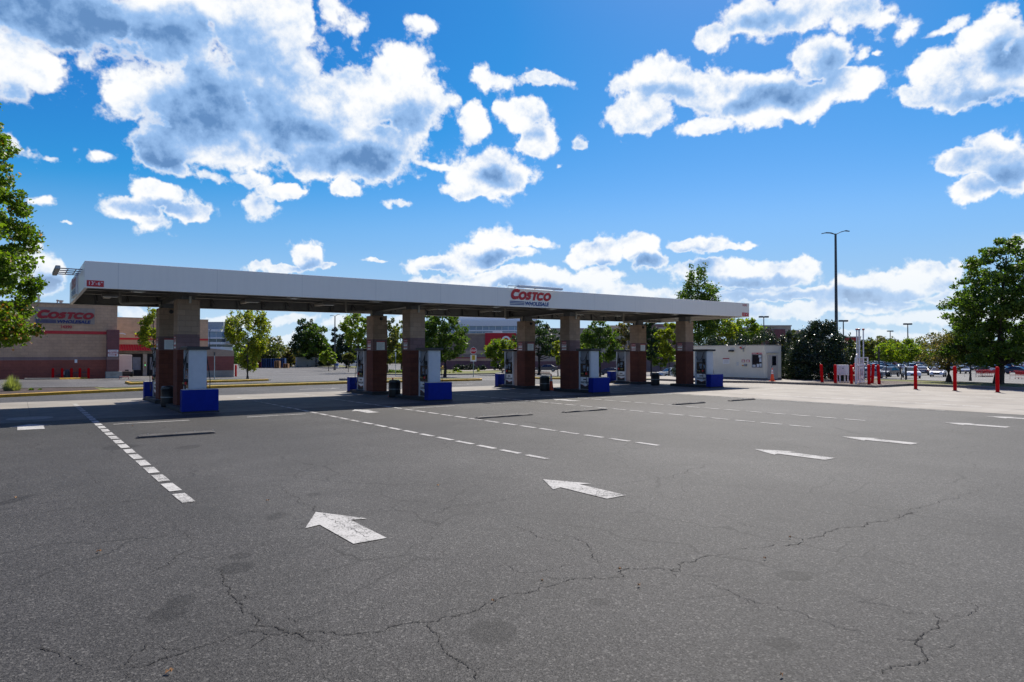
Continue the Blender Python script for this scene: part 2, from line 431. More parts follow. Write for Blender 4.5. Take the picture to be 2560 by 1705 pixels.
# ------------------------------------------------------------------ lettering
def text_mesh(body, size, bold=0.0, align='CENTER', shear=0.0, spacing=1.0, xs=1.0, depth_=0.0):
    cu = bpy.data.curves.new('txt', 'FONT'); cu.body = body; cu.size = size; cu.offset = bold; cu.align_x = align; cu.align_y = 'CENTER'
    cu.shear = shear; cu.space_character = spacing; cu.extrude = depth_; cu.resolution_u = 3
    ob = bpy.data.objects.new('txt', cu); COL.objects.link(ob)
    dg = bpy.context.evaluated_depsgraph_get()
    me = bpy.data.meshes.new_from_object(ob.evaluated_get(dg))
    vs_ = [(v.co.x*xs, v.co.y, v.co.z) for v in me.vertices]; fs = [tuple(p.vertices) for p in me.polygons]
    bpy.data.objects.remove(ob); bpy.data.curves.remove(cu); bpy.data.meshes.remove(me)
    return vs_, fs
def place2d(vs_, o, r, u, n):
    o = Vector(o); r = Vector(r); u = Vector(u); n = Vector(n)
    return [o + r*v[0] + u*v[1] + n*(v[2] if len(v) > 2 else 0) for v in vs_]
def add_text(mb, body, o, r, u, n, size, m=None, **kw):
    vs_, fs = text_mesh(body, size, **kw)
    mb.add(place2d(vs_, o, r, u, n), fs, m)
def logo_shapes():
    """bold slanted wordmark with three bars; 2-D polygons in a 10 x 3.9 frame -> (red, blue)"""
    red = []; blue = []
    SL = 0.22
    def sh(p, base): return (p[0] + SL*(p[1]-base), p[1])
    def ring(cx, cy, rx, ry, tx, ty, a0, a1, n=26):
        out_ = []
        for i in range(n):
            b0 = a0 + (a1-a0)*i/n; b1 = a0 + (a1-a0)*(i+1)/n
            q = [(cx+rx*math.cos(b0), cy+ry*math.sin(b0)), (cx+rx*math.cos(b1), cy+ry*math.sin(b1)),
                 (cx+tx*math.cos(b1), cy+ty*math.sin(b1)), (cx+tx*math.cos(b0), cy+ty*math.sin(b0))]
            out_.append([sh(p, 1.35) for p in q])
        return out_
    def C(cx, cy, rx, ry):
        o_ = ring(cx, cy, rx, ry, rx*.40, ry*.40, rad(62), rad(298))
        w = rx*.52
        x1 = cx + rx*math.cos(rad(62)); 
        for sg in (1, -1):
            yo = cy + sg*ry*math.sin(rad(62)); yi = cy + sg*ry*.40*math.sin(rad(62))
            o_.append([sh(p, 1.35) for p in [(x1, yo), (x1 + w*.62, cy + sg*ry*.90), (x1 + w*.52, cy + sg*ry*.30), (cx + rx*.40*math.cos(rad(62)), yi)]])
        return o_
    red += C(1.05, 2.60, 1.08, 1.22)
    red += ring(2.78, 2.34, .98, .98, .40, .42, 0, 2*math.pi, 40)
    # S : thick swept stroke
    pts = [(4.78,2.92),(4.45,3.02),(4.08,2.96),(3.95,2.72),(4.15,2.50),(4.48,2.32),(4.66,2.08),(4.52,1.80),(4.15,1.68),(3.74,1.80)]
    w = .30
    for i in range(len(pts)-1):
        a = Vector(pts[i]); b_ = Vector(pts[i+1]); d = (b_-a).normalized(); nrm = Vector((-d.y, d.x))
        a2 = a - d*.05; b2 = b_ + d*.05
        red.append([sh(p, 1.35) for p in [a2+nrm*w, b2+nrm*w, b2-nrm*w, a2-nrm*w]])
    red.append([sh(p, 1.35) for p in [(5.0,3.30),(6.38,3.30),(6.38,2.80),(5.0,2.80)]])
    red.append([sh(p, 1.35) for p in [(5.40,2.82),(5.98,2.82),(5.98,1.38),(5.40,1.38)]])
    red += C(7.16, 2.34, .92, .98)
    red += ring(8.88, 2.34, .98, .98, .40, .42, 0, 2*math.pi, 40)
    for k in range(3):
        y = .20 + k*.33
        blue.append([(-.05 , y), (3.42 - .07*k*0, y), (3.46, y+.19), (-.05, y+.19)])
    return red, blue
LOGO = logo_shapes()
def add_logo(parent, o, r, u, n, width, mr, mbm, proud=0.03, wname='logo', ky_=1.0):
    s = width/9.9
    r = Vector(r); u = Vector(u)*ky_; n = Vector(n); o = Vector(o)
    a = MB()
    for q_i, q in enumerate(LOGO[0]):
        base = [(p[0]*s, p[1]*s, proud + 0.0004*(q_i % 7)) for p in q]
        a.add(place2d(base, o, r, u, n), [tuple(range(len(q)))])
    ra = a.build('red_wordmark', mr, parent, fix=False)
    b_ = MB()
    for q in LOGO[1]:
        b_.add(place2d([(p[0]*s, p[1]*s, proud) for p in q], o, r, u, n), [tuple(range(len(q)))])
    vs_, fs = text_mesh('WHOLESALE', 1.06*s, bold=0.045*s, align='LEFT', shear=0.22, spacing=1.0)
    x0 = min(v[0] for v in vs_); x1 = max(v[0] for v in vs_); k = (9.55-3.62)*s/(x1-x0)
    y0 = min(v[1] for v in vs_); y1 = max(v[1] for v in vs_); ky = 0.92*s/(y1-y0)
    vs_ = [((v[0]-x0)*k + 3.62*s, (v[1]-y0)*ky + .16*s, proud) for v in vs_]
    b_.add(place2d(vs_, o, r, u, n), fs)
    rb = b_.build('blue_lettering', mbm, parent, fix=False)
    return ra, rb
# ================================================================== materials used by the setting
def asphalt_mat():
    m, t, b = base_mat('asphalt')
    geo = N(t, 'ShaderNodeNewGeometry'); P = geo.outputs['Position']
    v = N(t, 'ShaderNodeTexVoronoi', feature='F1'); t.links.new(P, v.inputs['Vector']); v.inputs['Scale'].default_value = 95
    sepc = N(t, 'ShaderNodeSeparateColor'); t.links.new(v.outputs['Color'], sepc.inputs[0])
    v2 = N(t, 'ShaderNodeTexVoronoi', feature='F1'); t.links.new(P, v2.inputs['Vector']); v2.inputs['Scale'].default_value = 70
    sep2 = N(t, 'ShaderNodeSeparateColor'); t.links.new(v2.outputs['Color'], sep2.inputs[0])
    def nz(s, d=6, r=.6, dist=0):
        n = N(t, 'ShaderNodeTexNoise'); t.links.new(P, n.inputs['Vector']); n.inputs['Scale'].default_value = s; n.inputs['Detail'].default_value = d; n.inputs['Roughness'].default_value = r; n.inputs['Distortion'].default_value = dist
        return n.outputs[0]
    big = nz(0.10, 5, .6); mid = nz(0.7, 7, .65); gr = nz(30, 4, .7)
    c = mixc(t, ramp(t, sepc.outputs[0], 0.0, 1.0), (.020, .0194, .019), (.072, .070, .068))
    c = mixc(t, ramp(t, sep2.outputs[1], .86, .98, 0, .6), c, (.17, .165, .155))       # pale chips
    c = mixc(t, ramp(t, sep2.outputs[0], .88, .99, 0, .6), c, (.025, .024, .024))
    sepp = N(t, 'ShaderNodeSeparateXYZ'); t.links.new(P, sepp.inputs[0])
    wv = math_n(t, 'SINE', math_n(t, 'ADD', math_n(t, 'MULTIPLY', sepp.outputs[0], 1.65), math_n(t, 'MULTIPLY', big, 5)))
    k = math_n(t, 'MULTIPLY_ADD', ramp(t, big, .3, .7), .36, .78)
    k = math_n(t, 'MULTIPLY', k, math_n(t, 'MULTIPLY_ADD', math_n(t, 'MULTIPLY', wv, mid), .14, 1.0))
    k = math_n(t, 'MULTIPLY', k, ramp(t, math_n(t, 'MULTIPLY_ADD', mid, 3.0, sepp.outputs[0]), -3.5, 8.5, .76, 1.0))
    scuff = ramp(t, nz(4.5, 8, .75), .56, .74)
    k = math_n(t, 'MULTIPLY', k, math_n(t, 'MULTIPLY_ADD', scuff, -.24, 1.0))
    k = math_n(t, 'MULTIPLY', k, math_n(t, 'MULTIPLY_ADD', ramp(t, mid, .25, .75), .26, .86))
    k = math_n(t, 'MULTIPLY', k, math_n(t, 'MULTIPLY_ADD', gr, .5, .75))
    far_pale = math_n(t, 'MAXIMUM', ramp(t, sepp.outputs[1], 43.5, 45.5), ramp(t, sepp.outputs[0], 46, 50))  # asphalt colour raised beyond the median and in the right lot
    far_pale = math_n(t, 'MAXIMUM', far_pale, math_n(t, 'MULTIPLY', ramp(t, sepp.outputs[1], 34.6, 35.0), .35))
    k = math_n(t, 'MULTIPLY', k, math_n(t, 'MULTIPLY_ADD', far_pale, 1.15, 1.0))
    # oil drips and damp patches: fixed places on the lot
    for (px, py, rx, ry) in OIL:
        c0 = G(px, py, 0); 
        e1 = (G(px+rx, py, 0)-c0).length; e2 = (G(px, py-ry, 0)-c0).length
        a = N(t, 'ShaderNodeVectorMath', operation='SUBTRACT'); t.links.new(P, a.inputs[0]); a.inputs[1].default_value = c0
        dr = N(t, 'ShaderNodeVectorMath', operation='DOT_PRODUCT'); t.links.new(a.outputs[0], dr.inputs[0]); dr.inputs[1].default_value = (RX/e1, RY/e1, 0)
        df = N(t, 'ShaderNodeVectorMath', operation='DOT_PRODUCT'); t.links.new(a.outputs[0], df.inputs[0]); df.inputs[1].default_value = (FX/e2, FY/e2, 0)
        q = math_n(t, 'ADD', math_n(t, 'POWER', math_n(t, 'ABSOLUTE', dr.outputs['Value']), 2), math_n(t, 'POWER', math_n(t, 'ABSOLUTE', df.outputs['Value']), 2))
        q = math_n(t, 'MULTIPLY_ADD', mid, 1.1, math_n(t, 'SUBTRACT', q, .55))
        k = math_n(t, 'MULTIPLY', k, ramp(t, q, .7, 1.25, .60, 1.0))
    # hairline craze
    vn = N(t, 'ShaderNodeTexNoise'); t.links.new(P, vn.inputs['Vector']); vn.inputs['Scale'].default_value = 1.2; vn.inputs['Detail'].default_value = 6
    wm = N(t, 'ShaderNodeVectorMath', operation='MULTIPLY_ADD'); t.links.new(vn.outputs[1], wm.inputs[0]); wm.inputs[1].default_value = (.9, .9, 0); t.links.new(P, wm.inputs[2])
    vc = N(t, 'ShaderNodeTexVoronoi', feature='DISTANCE_TO_EDGE'); t.links.new(wm.outputs[0], vc.inputs['Vector']); vc.inputs['Scale'].default_value = 0.42
    line = math_n(t, 'MULTIPLY', ramp(t, vc.outputs['Distance'], .001, .008, 1, 0), ramp(t, nz(.35, 3), .40, .56))
    k = math_n(t, 'MULTIPLY', k, math_n(t, 'MULTIPLY_ADD', line, -.50, 1.0))
    g = N(t, 'ShaderNodeCombineColor')
    for i in range(3): t.links.new(k, g.inputs[i])
    c = mixc(t, 1.0, c, g.outputs[0], 'MULTIPLY')
    t.links.new(c, b.inputs['Base Color'])
    b.inputs['Roughness'].default_value = .66; b.inputs['Specular IOR Level'].default_value = .20
    bp = N(t, 'ShaderNodeBump'); bp.inputs['Strength'].default_value = .55; bp.inputs['Distance'].default_value = .006
    t.links.new(math_n(t, 'MULTIPLY_ADD', v.outputs['Distance'], 1.0, gr), bp.inputs['Height']); t.links.new(bp.outputs[0], b.inputs['Normal'])
    return m
OIL = [(1230,1580,62,30),(590,1420,42,14),(452,1502,36,15),(418,1536,46,18),(690,1290,22,9),(600,1390,25,8),(1500,1505,30,10),(1985,1440,40,12),(300,1118,40,6),(470,1118,30,5),(785,1236,18,4),(1955,1610,44,16),(30,1252,18,14)]
ASPH = asphalt_mat()

def concrete_mat():
    m, t, b = base_mat('pad_concrete')
    geo = N(t, 'ShaderNodeNewGeometry'); P = geo.outputs['Position']
    sep = N(t, 'ShaderNodeSeparateXYZ'); t.links.new(P, sep.inputs[0])
    def nz(s, d=6, r=.6):
        n = N(t, 'ShaderNodeTexNoise'); t.links.new(P, n.inputs['Vector']); n.inputs['Scale'].default_value = s; n.inputs['Detail'].default_value = d; n.inputs['Roughness'].default_value = r
        return n.outputs[0]
    c = mixc(t, ramp(t, nz(.5), .3, .7), (.225, .205, .178), (.30, .278, .245))
    c = mixc(t, ramp(t, nz(3.5, 7, .7), .55, .8, 0, .35), c, (.15, .14, .125))
    c = mixc(t, ramp(t, nz(60, 3), .35, .65, 0, .2), c, (.14, .13, .12))
    # tyre-darkened strips along the lanes
    wv = math_n(t, 'SINE', math_n(t, 'MULTIPLY', sep.outputs[0], 2.2))
    c = mixc(t, math_n(t, 'MULTIPLY', ramp(t, wv, .2, 1), ramp(t, nz(.9), .4, .6, 0, .28)), c, (.12, .118, .115))
    under = math_n(t, 'MULTIPLY', ramp(t, sep.outputs[0], 34, 38, 1, 0), 1.0)  # slab colour darkened to deepen the canopy's shade, along with oily dirt
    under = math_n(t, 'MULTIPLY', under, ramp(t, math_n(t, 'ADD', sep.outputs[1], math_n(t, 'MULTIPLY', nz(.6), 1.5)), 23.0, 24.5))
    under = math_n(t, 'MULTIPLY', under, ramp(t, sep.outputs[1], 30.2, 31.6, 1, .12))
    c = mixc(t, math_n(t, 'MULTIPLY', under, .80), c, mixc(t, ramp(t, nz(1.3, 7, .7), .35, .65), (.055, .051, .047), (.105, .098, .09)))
    for o_, s_ in ((0, 3.2), (1, 3.7)):
        fr = math_n(t, 'FRACT', math_n(t, 'DIVIDE', math_n(t, 'ADD', sep.outputs[o_], 100.4), s_))
        j = ramp(t, math_n(t, 'ABSOLUTE', math_n(t, 'SUBTRACT', fr, .5)), .0, .005, 1, 0)
        c = mixc(t, math_n(t, 'MULTIPLY', j, .75), c, (.05, .048, .045))
    t.links.new(c, b.inputs['Base Color']); b.inputs['Roughness'].default_value = .78; b.inputs['Specular IOR Level'].default_value = .35
    bp = N(t, 'ShaderNodeBump'); bp.inputs['Strength'].default_value = .3; bp.inputs['Distance'].default_value = .004
    t.links.new(nz(70, 4), bp.inputs['Height']); t.links.new(bp.outputs[0], b.inputs['Normal'])
    return m
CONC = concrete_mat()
def road_paint_mat():
    m, t, b = base_mat('road_paint')
    geo = N(t, 'ShaderNodeNewGeometry'); P = geo.outputs['Position']
    def nz(s, d=6, r=.6):
        n = N(t, 'ShaderNodeTexNoise'); t.links.new(P, n.inputs['Vector']); n.inputs['Scale'].default_value = s; n.inputs['Detail'].default_value = d; n.inputs['Roughness'].default_value = r
        return n.outputs[0]
    w = math_n(t, 'ADD', math_n(t, 'MULTIPLY', nz(42, 5, .75), .75), math_n(t, 'MULTIPLY', nz(2.2, 4), .35))
    c = mixc(t, ramp(t, w, .535, .66), (.41, .405, .39), (.07, .07, .068))
    c = mixc(t, ramp(t, nz(7, 6, .7), .45, .75, 0, .5), c, (.21, .205, .20))
    t.links.new(c, b.inputs['Base Color']); b.inputs['Roughness'].default_value = .85; b.inputs['Specular IOR Level'].default_value = .25
    return m
PAINT = road_paint_mat()
def faded_paint_mat():
    m, t, b = base_mat('faded_paint')
    geo = N(t, 'ShaderNodeNewGeometry')
    n = N(t, 'ShaderNodeTexNoise'); t.links.new(geo.outputs['Position'], n.inputs['Vector']); n.inputs['Scale'].default_value = 9; n.inputs['Detail'].default_value = 6; n.inputs['Roughness'].default_value = .75
    c = mixc(t, ramp(t, n.outputs[0], .45, .60), (.50, .485, .46), (.27, .255, .23))
    t.links.new(c, b.inputs['Base Color']); b.inputs['Roughness'].default_value = .75
    return m
FPAINT = faded_paint_mat()
def grass_mat(name, c1, c2, c3):
    m, t, b = base_mat(name)
    geo = N(t, 'ShaderNodeNewGeometry'); P = geo.outputs['Position']
    def nz(s, d=6, r=.6):
        n = N(t, 'ShaderNodeTexNoise'); t.links.new(P, n.inputs['Vector']); n.inputs['Scale'].default_value = s; n.inputs['Detail'].default_value = d; n.inputs['Roughness'].default_value = r
        return n.outputs[0]
    c = mixc(t, ramp(t, nz(.8), .35, .65), c1, c2)
    c = mixc(t, ramp(t, nz(14, 5, .7), .45, .7, 0, .7), c, c3)
    t.links.new(c, b.inputs['Base Color']); b.inputs['Roughness'].default_value = .95
    bp = N(t, 'ShaderNodeBump'); bp.inputs['Strength'].default_value = 1; bp.inputs['Distance'].default_value = .04
    t.links.new(nz(40, 5, .7), bp.inputs['Height']); t.links.new(bp.outputs[0], b.inputs['Normal'])
    return m
GRASS = grass_mat('grass', (.075, .10, .02), (.14, .14, .035), (.18, .145, .06))
MULCH = grass_mat('mulch', (.042, .025, .019), (.065, .042, .032), (.02, .014, .012))
GRAVEL = grass_mat('pebble_mulch', (.12, .09, .075), (.075, .055, .048), (.20, .165, .145))
KERB = mat('kerb_concrete', (.22, .20, .175), .85, var=.2, scale=1.2, bump=.3, fine=.4)
KERBD = mat('kerb_dark', (.17, .165, .155), .85, var=.25, scale=1.2, bump=.3, fine=.5)
YELLOW = mat('kerb_yellow', (.50, .29, .012), .7, var=.25, scale=2.2, bump=.25, fine=.35, bscale=18)

# ================================================================== ground sheet
def ground_sheet():
    ds = [-40, -20, -8, 0, 4, 8, 14, 20, 28, 36, 44, 50, 55, 60, 66, 72, 80, 88, 98, 110, 125, 145, 170, 210, 280, 400, 700, 1500, 4000]
    ls = [-4000, -1500, -600, -300, -180, -120, -90, -70, -55, -42, -32, -22, -12, -4, 0, 4, 8, 12, 16, 20, 25, 32, 42, 55, 70, 90, 120, 180, 300, 600, 1500, 4000]
    vs_ = []
    for d in ds:
        for l in ls:
            x, y = w2(l, d); vs_.append((x, y, terr(x, y)))
    n = len(ls)
    fs = [(i*n+j, i*n+j+1, (i+1)*n+j+1, (i+1)*n+j) for i in range(len(ds)-1) for j in range(n-1)]
    m = MB(); m.add(vs_, fs)
    return m.build('asphalt_ground', ASPH, smooth=True)
tag(ground_sheet(), 'grey cracked asphalt of the filling station forecourt and lots', None, None, 'structure')

def sheet(name, poly, z, m, label=None):
    b_ = MB(); b_.add([(p[0], p[1], z) for p in poly], [tuple(range(len(poly)))])
    o = b_.build(name, m, fix=False)
    if o.data.polygons[0].normal.z < 0: o.data.flip_normals()
    tag(o, label, None, None, 'structure'); return o
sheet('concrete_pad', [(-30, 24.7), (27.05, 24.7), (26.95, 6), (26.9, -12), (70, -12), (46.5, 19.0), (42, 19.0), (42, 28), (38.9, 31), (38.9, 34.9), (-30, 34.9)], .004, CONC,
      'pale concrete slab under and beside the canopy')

# painted lines ----------------------------------------------------
def lane(x, y0, y1, w=.07, dl=.67, gap=.21, m=PAINT, wide=None):
    b_ = MB(); y = y0; rr = random.Random(int(x*100))
    while y < y1:
        l = dl*rr.uniform(.95, 1.04); ww = (wide or w)
        j = rr.uniform(-.006, .006)
        b_.add([(x-ww+j, y, .008), (x+ww+j, y, .008), (x+ww-j, y+l, .008), (x-ww-j, y+l, .008)], [(0,1,2,3)])
        y += dl+gap
    return b_
ISL = [5.13, 14.63, 24.13, 33.63]
m1 = lane(1.93, 10.1, 32.6, wide=.085, dl=.70, gap=.24); tag(m1.build('lane_line', PAINT, fix=False), 'dashed white line of wide short dashes left of the first island', None, 'dashed lane lines', 'structure')
for k, (x, y1, lab) in enumerate([(8.3, 32.6, 'dashed white lane line right of the first island'), (11.5, 32.6, 'dashed white lane line left of the second island'),
                     (17.75, 32.6, 'dashed white lane line right of the second island'), (20.8, 32.6, 'dashed white lane line left of the third island'),
                     (26.62, 32.6, 'dashed white lane line along the edge of the concrete'), (29.9, 32, 'faded dashed line on the concrete left of the last island'), (36.3, 31, 'faded dashed line on the concrete right of the last island')]):
    b_ = lane(x, 10.1, y1, m=PAINT)
    tag(b_.build('lane_line', PAINT if k < 5 else FPAINT, fix=False), lab, None, 'dashed lane lines', 'structure')
for i, c in enumerate(ISL):
    for s, (a, b2) in enumerate(((-2.85, -.85), (.85, 2.75))):
        q = MB(); q.add([(c+a, 22.35, .0082), (c+b2, 22.35, .0082), (c+b2, 22.47, .0082), (c+a, 22.47, .0082)], [(0,1,2,3)])
        tag(q.build('stop_line', PAINT if i < 3 else FPAINT, fix=False), 'thin solid white stop line, %s of the %s island' % (('left', 'right')[s], ('first', 'second', 'third', 'last')[i]), None, 'stop lines', 'structure')
def arrow(x, y, L=1.66, W=.39, sw=.195, head=.72, z=.0084, m=PAINT, lab=''):
    q = MB(); P_ = [(x, y), (x+W, y-head), (x+sw, y-head+.06), (x+sw, y-L), (x-sw, y-L), (x-sw, y-head+.06), (x-W, y-head)]
    q.add([(a, b2, z) for a, b2 in P_], [(0,6,5,2,1), (5,4,3,2)])
    o = q.build('road_arrow', m, fix=False)
    return tag(o, lab, None, 'painted lane arrows', 'structure')
for i, (x, lab) in enumerate([(3.13, 'cracked white arrow nearest the camera'), (6.9, 'scuffed white arrow, second from the left in the front row'), (12.7, 'white arrow in the front row before the second island, left lane'),
                (16.35, 'white arrow in the front row before the second island, right lane'), (22.1, 'white arrow in the front row before the third island, left lane'), (25.4, 'white arrow in the front row by the right frame edge')]):
    arrow(x, 8.5, lab=lab)
arrow(.35, 23.9, L=1.7, W=.5, sw=.30, head=.75, lab='white arrow at the canopy shadow edge by the left frame edge')
arrow(9.95, 23.15, W=.42, sw=.22, lab='white arrow between the first and second islands at the shadow edge')
arrow(19.35, 23.15, W=.42, sw=.22, lab='white arrow between the second and third islands at the shadow edge')
# arrows in the aisle beyond
for (px, py, ln) in ((325, 972, 1.6), (800, 972.5, 2.4), (1150, 961.5, 2.2)):
    p = G(px, py); q = MB(); q.add([(p.x-ln/2, p.y-.12, .009), (p.x+ln/2, p.y-.12, .009), (p.x+ln/2, p.y+.12, .009), (p.x+ln/2-.3, p.y+.45, .009), (p.x+ln/2-.5, p.y+.12, .009), (p.x-ln/2, p.y+.12, .009)], [(0,1,2,3,4,5)])
    tag(q.build('turn_arrow', PAINT, fix=False), 'small white turn arrow in the drive aisle behind the canopy', None, 'aisle arrows', 'structure')

# cracks -------------------------------------------------------------
def cracks():
    rr = random.Random(4)
    L = [  # in photograph coordinates, width
     ([(0,1294),(100,1282),(220,1266),(330,1252),(420,1240),(470,1230),(520,1222),(600,1218),(680,1214),(715,1220),(735,1240),(770,1262),(800,1280),(830,1300),(870,1318),(910,1340),(915,1360)], .012),
     ([(540,1412),(560,1440),(575,1470),(592,1500),(605,1515),(640,1545),(680,1565),(705,1582),(745,1583),(770,1600),(800,1604)], .017),
     ([(305,1705),(300,1665),(330,1670),(400,1648),(470,1628),(560,1602),(620,1578),(660,1586),(745,1584),(800,1578),(860,1588),(920,1580),(1000,1562),(1070,1556),(1120,1540),(1180,1530),(1215,1508),(1290,1482),(1350,1478),(1400,1455),(1450,1447),(1520,1446),(1560,1425),(1600,1422),(1700,1430),(1740,1400),(1860,1372),(1975,1362),(2060,1340),(2150,1318),(2260,1288),(2380,1248),(2480,1218),(2532,1198)], .014),
     ([(1075,1556),(1078,1575),(1100,1590),(1105,1615),(1125,1640),(1160,1660),(1190,1680),(1195,1705)], .014),
     ([(85,1620),(150,1633),(185,1650),(230,1668)], .013),([(295,1670),(330,1640),(365,1605)], .010),
     ([(320,1452),(380,1430),(425,1412),(460,1380),(478,1345),(465,1332),(440,1322)], .010),([(470,1390),(500,1398),(530,1392)], .008),
     ([(240,1292),(265,1318),(300,1335)], .008),([(275,1272),(285,1300)], .006),
     ([(1060,1286),(1110,1276),(1180,1262),(1260,1250),(1330,1240),(1400,1236)], .011),([(1500,1220),(1560,1208),(1640,1196),(1720,1178),(1800,1160)], .010),
     ([(780,1220),(850,1222),(930,1232),(1000,1225),(1080,1212),(1160,1208)], .008),([(860,1243),(920,1238),(945,1228)], .006),
     ([(1270,1312),(1330,1332),(1380,1348),(1420,1356)], .009),([(1410,1335),(1440,1348),(1470,1370),(1480,1395),(1495,1408)], .010),
     ([(1250,1412),(1300,1432),(1340,1430),(1400,1418),(1440,1412)], .008),([(1350,1440),(1400,1448),(1450,1446)], .007),
     ([(1700,1432),(1780,1460),(1850,1490),(1930,1510),(2000,1532),(2080,1562),(2170,1582)], .008),
     ([(2330,1530),(2355,1550),(2345,1565),(2320,1580),(2300,1590),(2292,1605),(2305,1630),(2300,1655),(2260,1665),(2205,1675),(2200,1690)], .014),
     ([(2130,1500),(2200,1510),(2260,1532),(2320,1534)], .008),([(2400,1500),(2440,1512),(2430,1530),(2370,1542)], .008),
     ([(1780,1290),(1850,1308),(1920,1322),(1975,1330)], .006),([(1640,1232),(1700,1250)], .005),([(1830,1225),(1890,1236)], .005),([(2060,1218),(2140,1205)], .005),
     ([(235,1185),(265,1155),(275,1140)], .008),([(230,1190),(238,1208)], .008),([(640,1330),(690,1322),(760,1306)], .007),
     ([(530,1405),(600,1382),(660,1355),(730,1326),(790,1314)], .006),
     ([(720,1545),(740,1555)], .012),([(835,1590),(800,1630)], .005),([(20,1510),(90,1472),(170,1482)], .005),([(2210,1390),(2290,1415),(2340,1430)], .005),([(1310,1215),(1460,1200)], .004),
    ]
    def frac(pts, w0):
        out_ = [G(px, py, 0) for px, py in pts]
        for _ in range(4):
            nx = []
            for a, b2 in zip(out_, out_[1:]):
                mid = (a+b2)/2; d = b2-a; l = d.length
                nrm = Vector((-d.y, d.x, 0)).normalized()
                k = min(.13*l, .06)
                nx += [a, mid + nrm*rr.gauss(0, 1)*k]
            out_ = nx + [out_[-1]]
            if len(out_) > 600: break
        return out_
    b_ = MB()
    def strip(pts, w0, z=.0058):
        n = len(pts); vs_ = []
        for i, p in enumerate(pts):
            d = (pts[min(i+1, n-1)]-pts[max(i-1, 0)]); nrm = Vector((-d.y, d.x, 0)).normalized() if d.length > 1e-6 else Vector((1,0,0))
            e = min(1, min(i, n-1-i)/max(1, n*.1)+.15)
            w = w0*.95*e*rr.uniform(.1, 1.0)**1.3
            vs_ += [(p.x+nrm.x*w/2, p.y+nrm.y*w/2, z), (p.x-nrm.x*w/2, p.y-nrm.y*w/2, z)]
        b_.add(vs_, [(2*i, 2*i+1, 2*i+3, 2*i+2) for i in range(n-1)])
    for pts, w in L:
        fp = frac(pts, w)
        strip(fp, w)
        # short side branches
        for _ in range(int(len(fp)/28)):
            i = rr.randrange(len(fp)-1); p = fp[i]; a = rr.uniform(0, 6.28); l = rr.uniform(.06, .35); br = [p]
            for k in range(6):
                a += rr.gauss(0, .5); br.append(br[-1] + Vector((math.cos(a), math.sin(a), 0))*l/6)
            strip(br, w*.55)
    # seams across the arrows nearest the camera sit on the paint
    for pts in ([(797,1280),(818,1296),(838,1304),(860,1318),(880,1322),(905,1338),(912,1356)], [(838,1304),(850,1309),(872,1312)], [(880,1322),(892,1334)], [(1430,1205),(1446,1230)], [(1484,1222),(1520,1243)], [(1497,1226),(1480,1240)], [(905,1338),(930,1330)]):
        strip(frac(pts, .006), .009, .0098)
    return b_
tag(cracks().build('pavement_crack', mat('crack_shadow', (.012, .011, .010), .95, var=.3), fix=False), 'jagged dark cracks running across the asphalt', None, None, 'structure')

# fallen leaves --------------------------------------------------------
LEAFDRY = mat('dry_leaf', (.55, .30, .12), .8, var=.3, scale=30)
rr = random.Random(8)
for i, (px, py) in enumerate([(247,1382),(669,1254),(1232,1507),(1355,1457),(1550,1427),(1597,1468),(331,1066),(1975,1347),(1912,1400),(1095,1216),(1954,1694),(422,1685),(40,1247)]):
    p = G(px, py, 0); q = MB(); n = 9; a0 = rr.uniform(0, 6)
    s = rr.uniform(.018, .030)
    vs_ = [(0, 0, .022)] + [(s*math.cos(a0+k*6.283/n)*(1 if k % 2 else .5), s*.7*math.sin(a0+k*6.283/n)*(1 if k % 2 else .5), .010+.012*(k % 3)) for k in range(n)]
    q.add(vs_, [(0, k+1, (k+1) % n+1) for k in range(n)])
    o = q.build('fallen_leaf', LEAFDRY, loc=(p.x, p.y, 0.002), fix=False); tag(o, 'small curled dry tan leaf lying on the asphalt', 'leaf', 'dry leaves scattered on the asphalt')

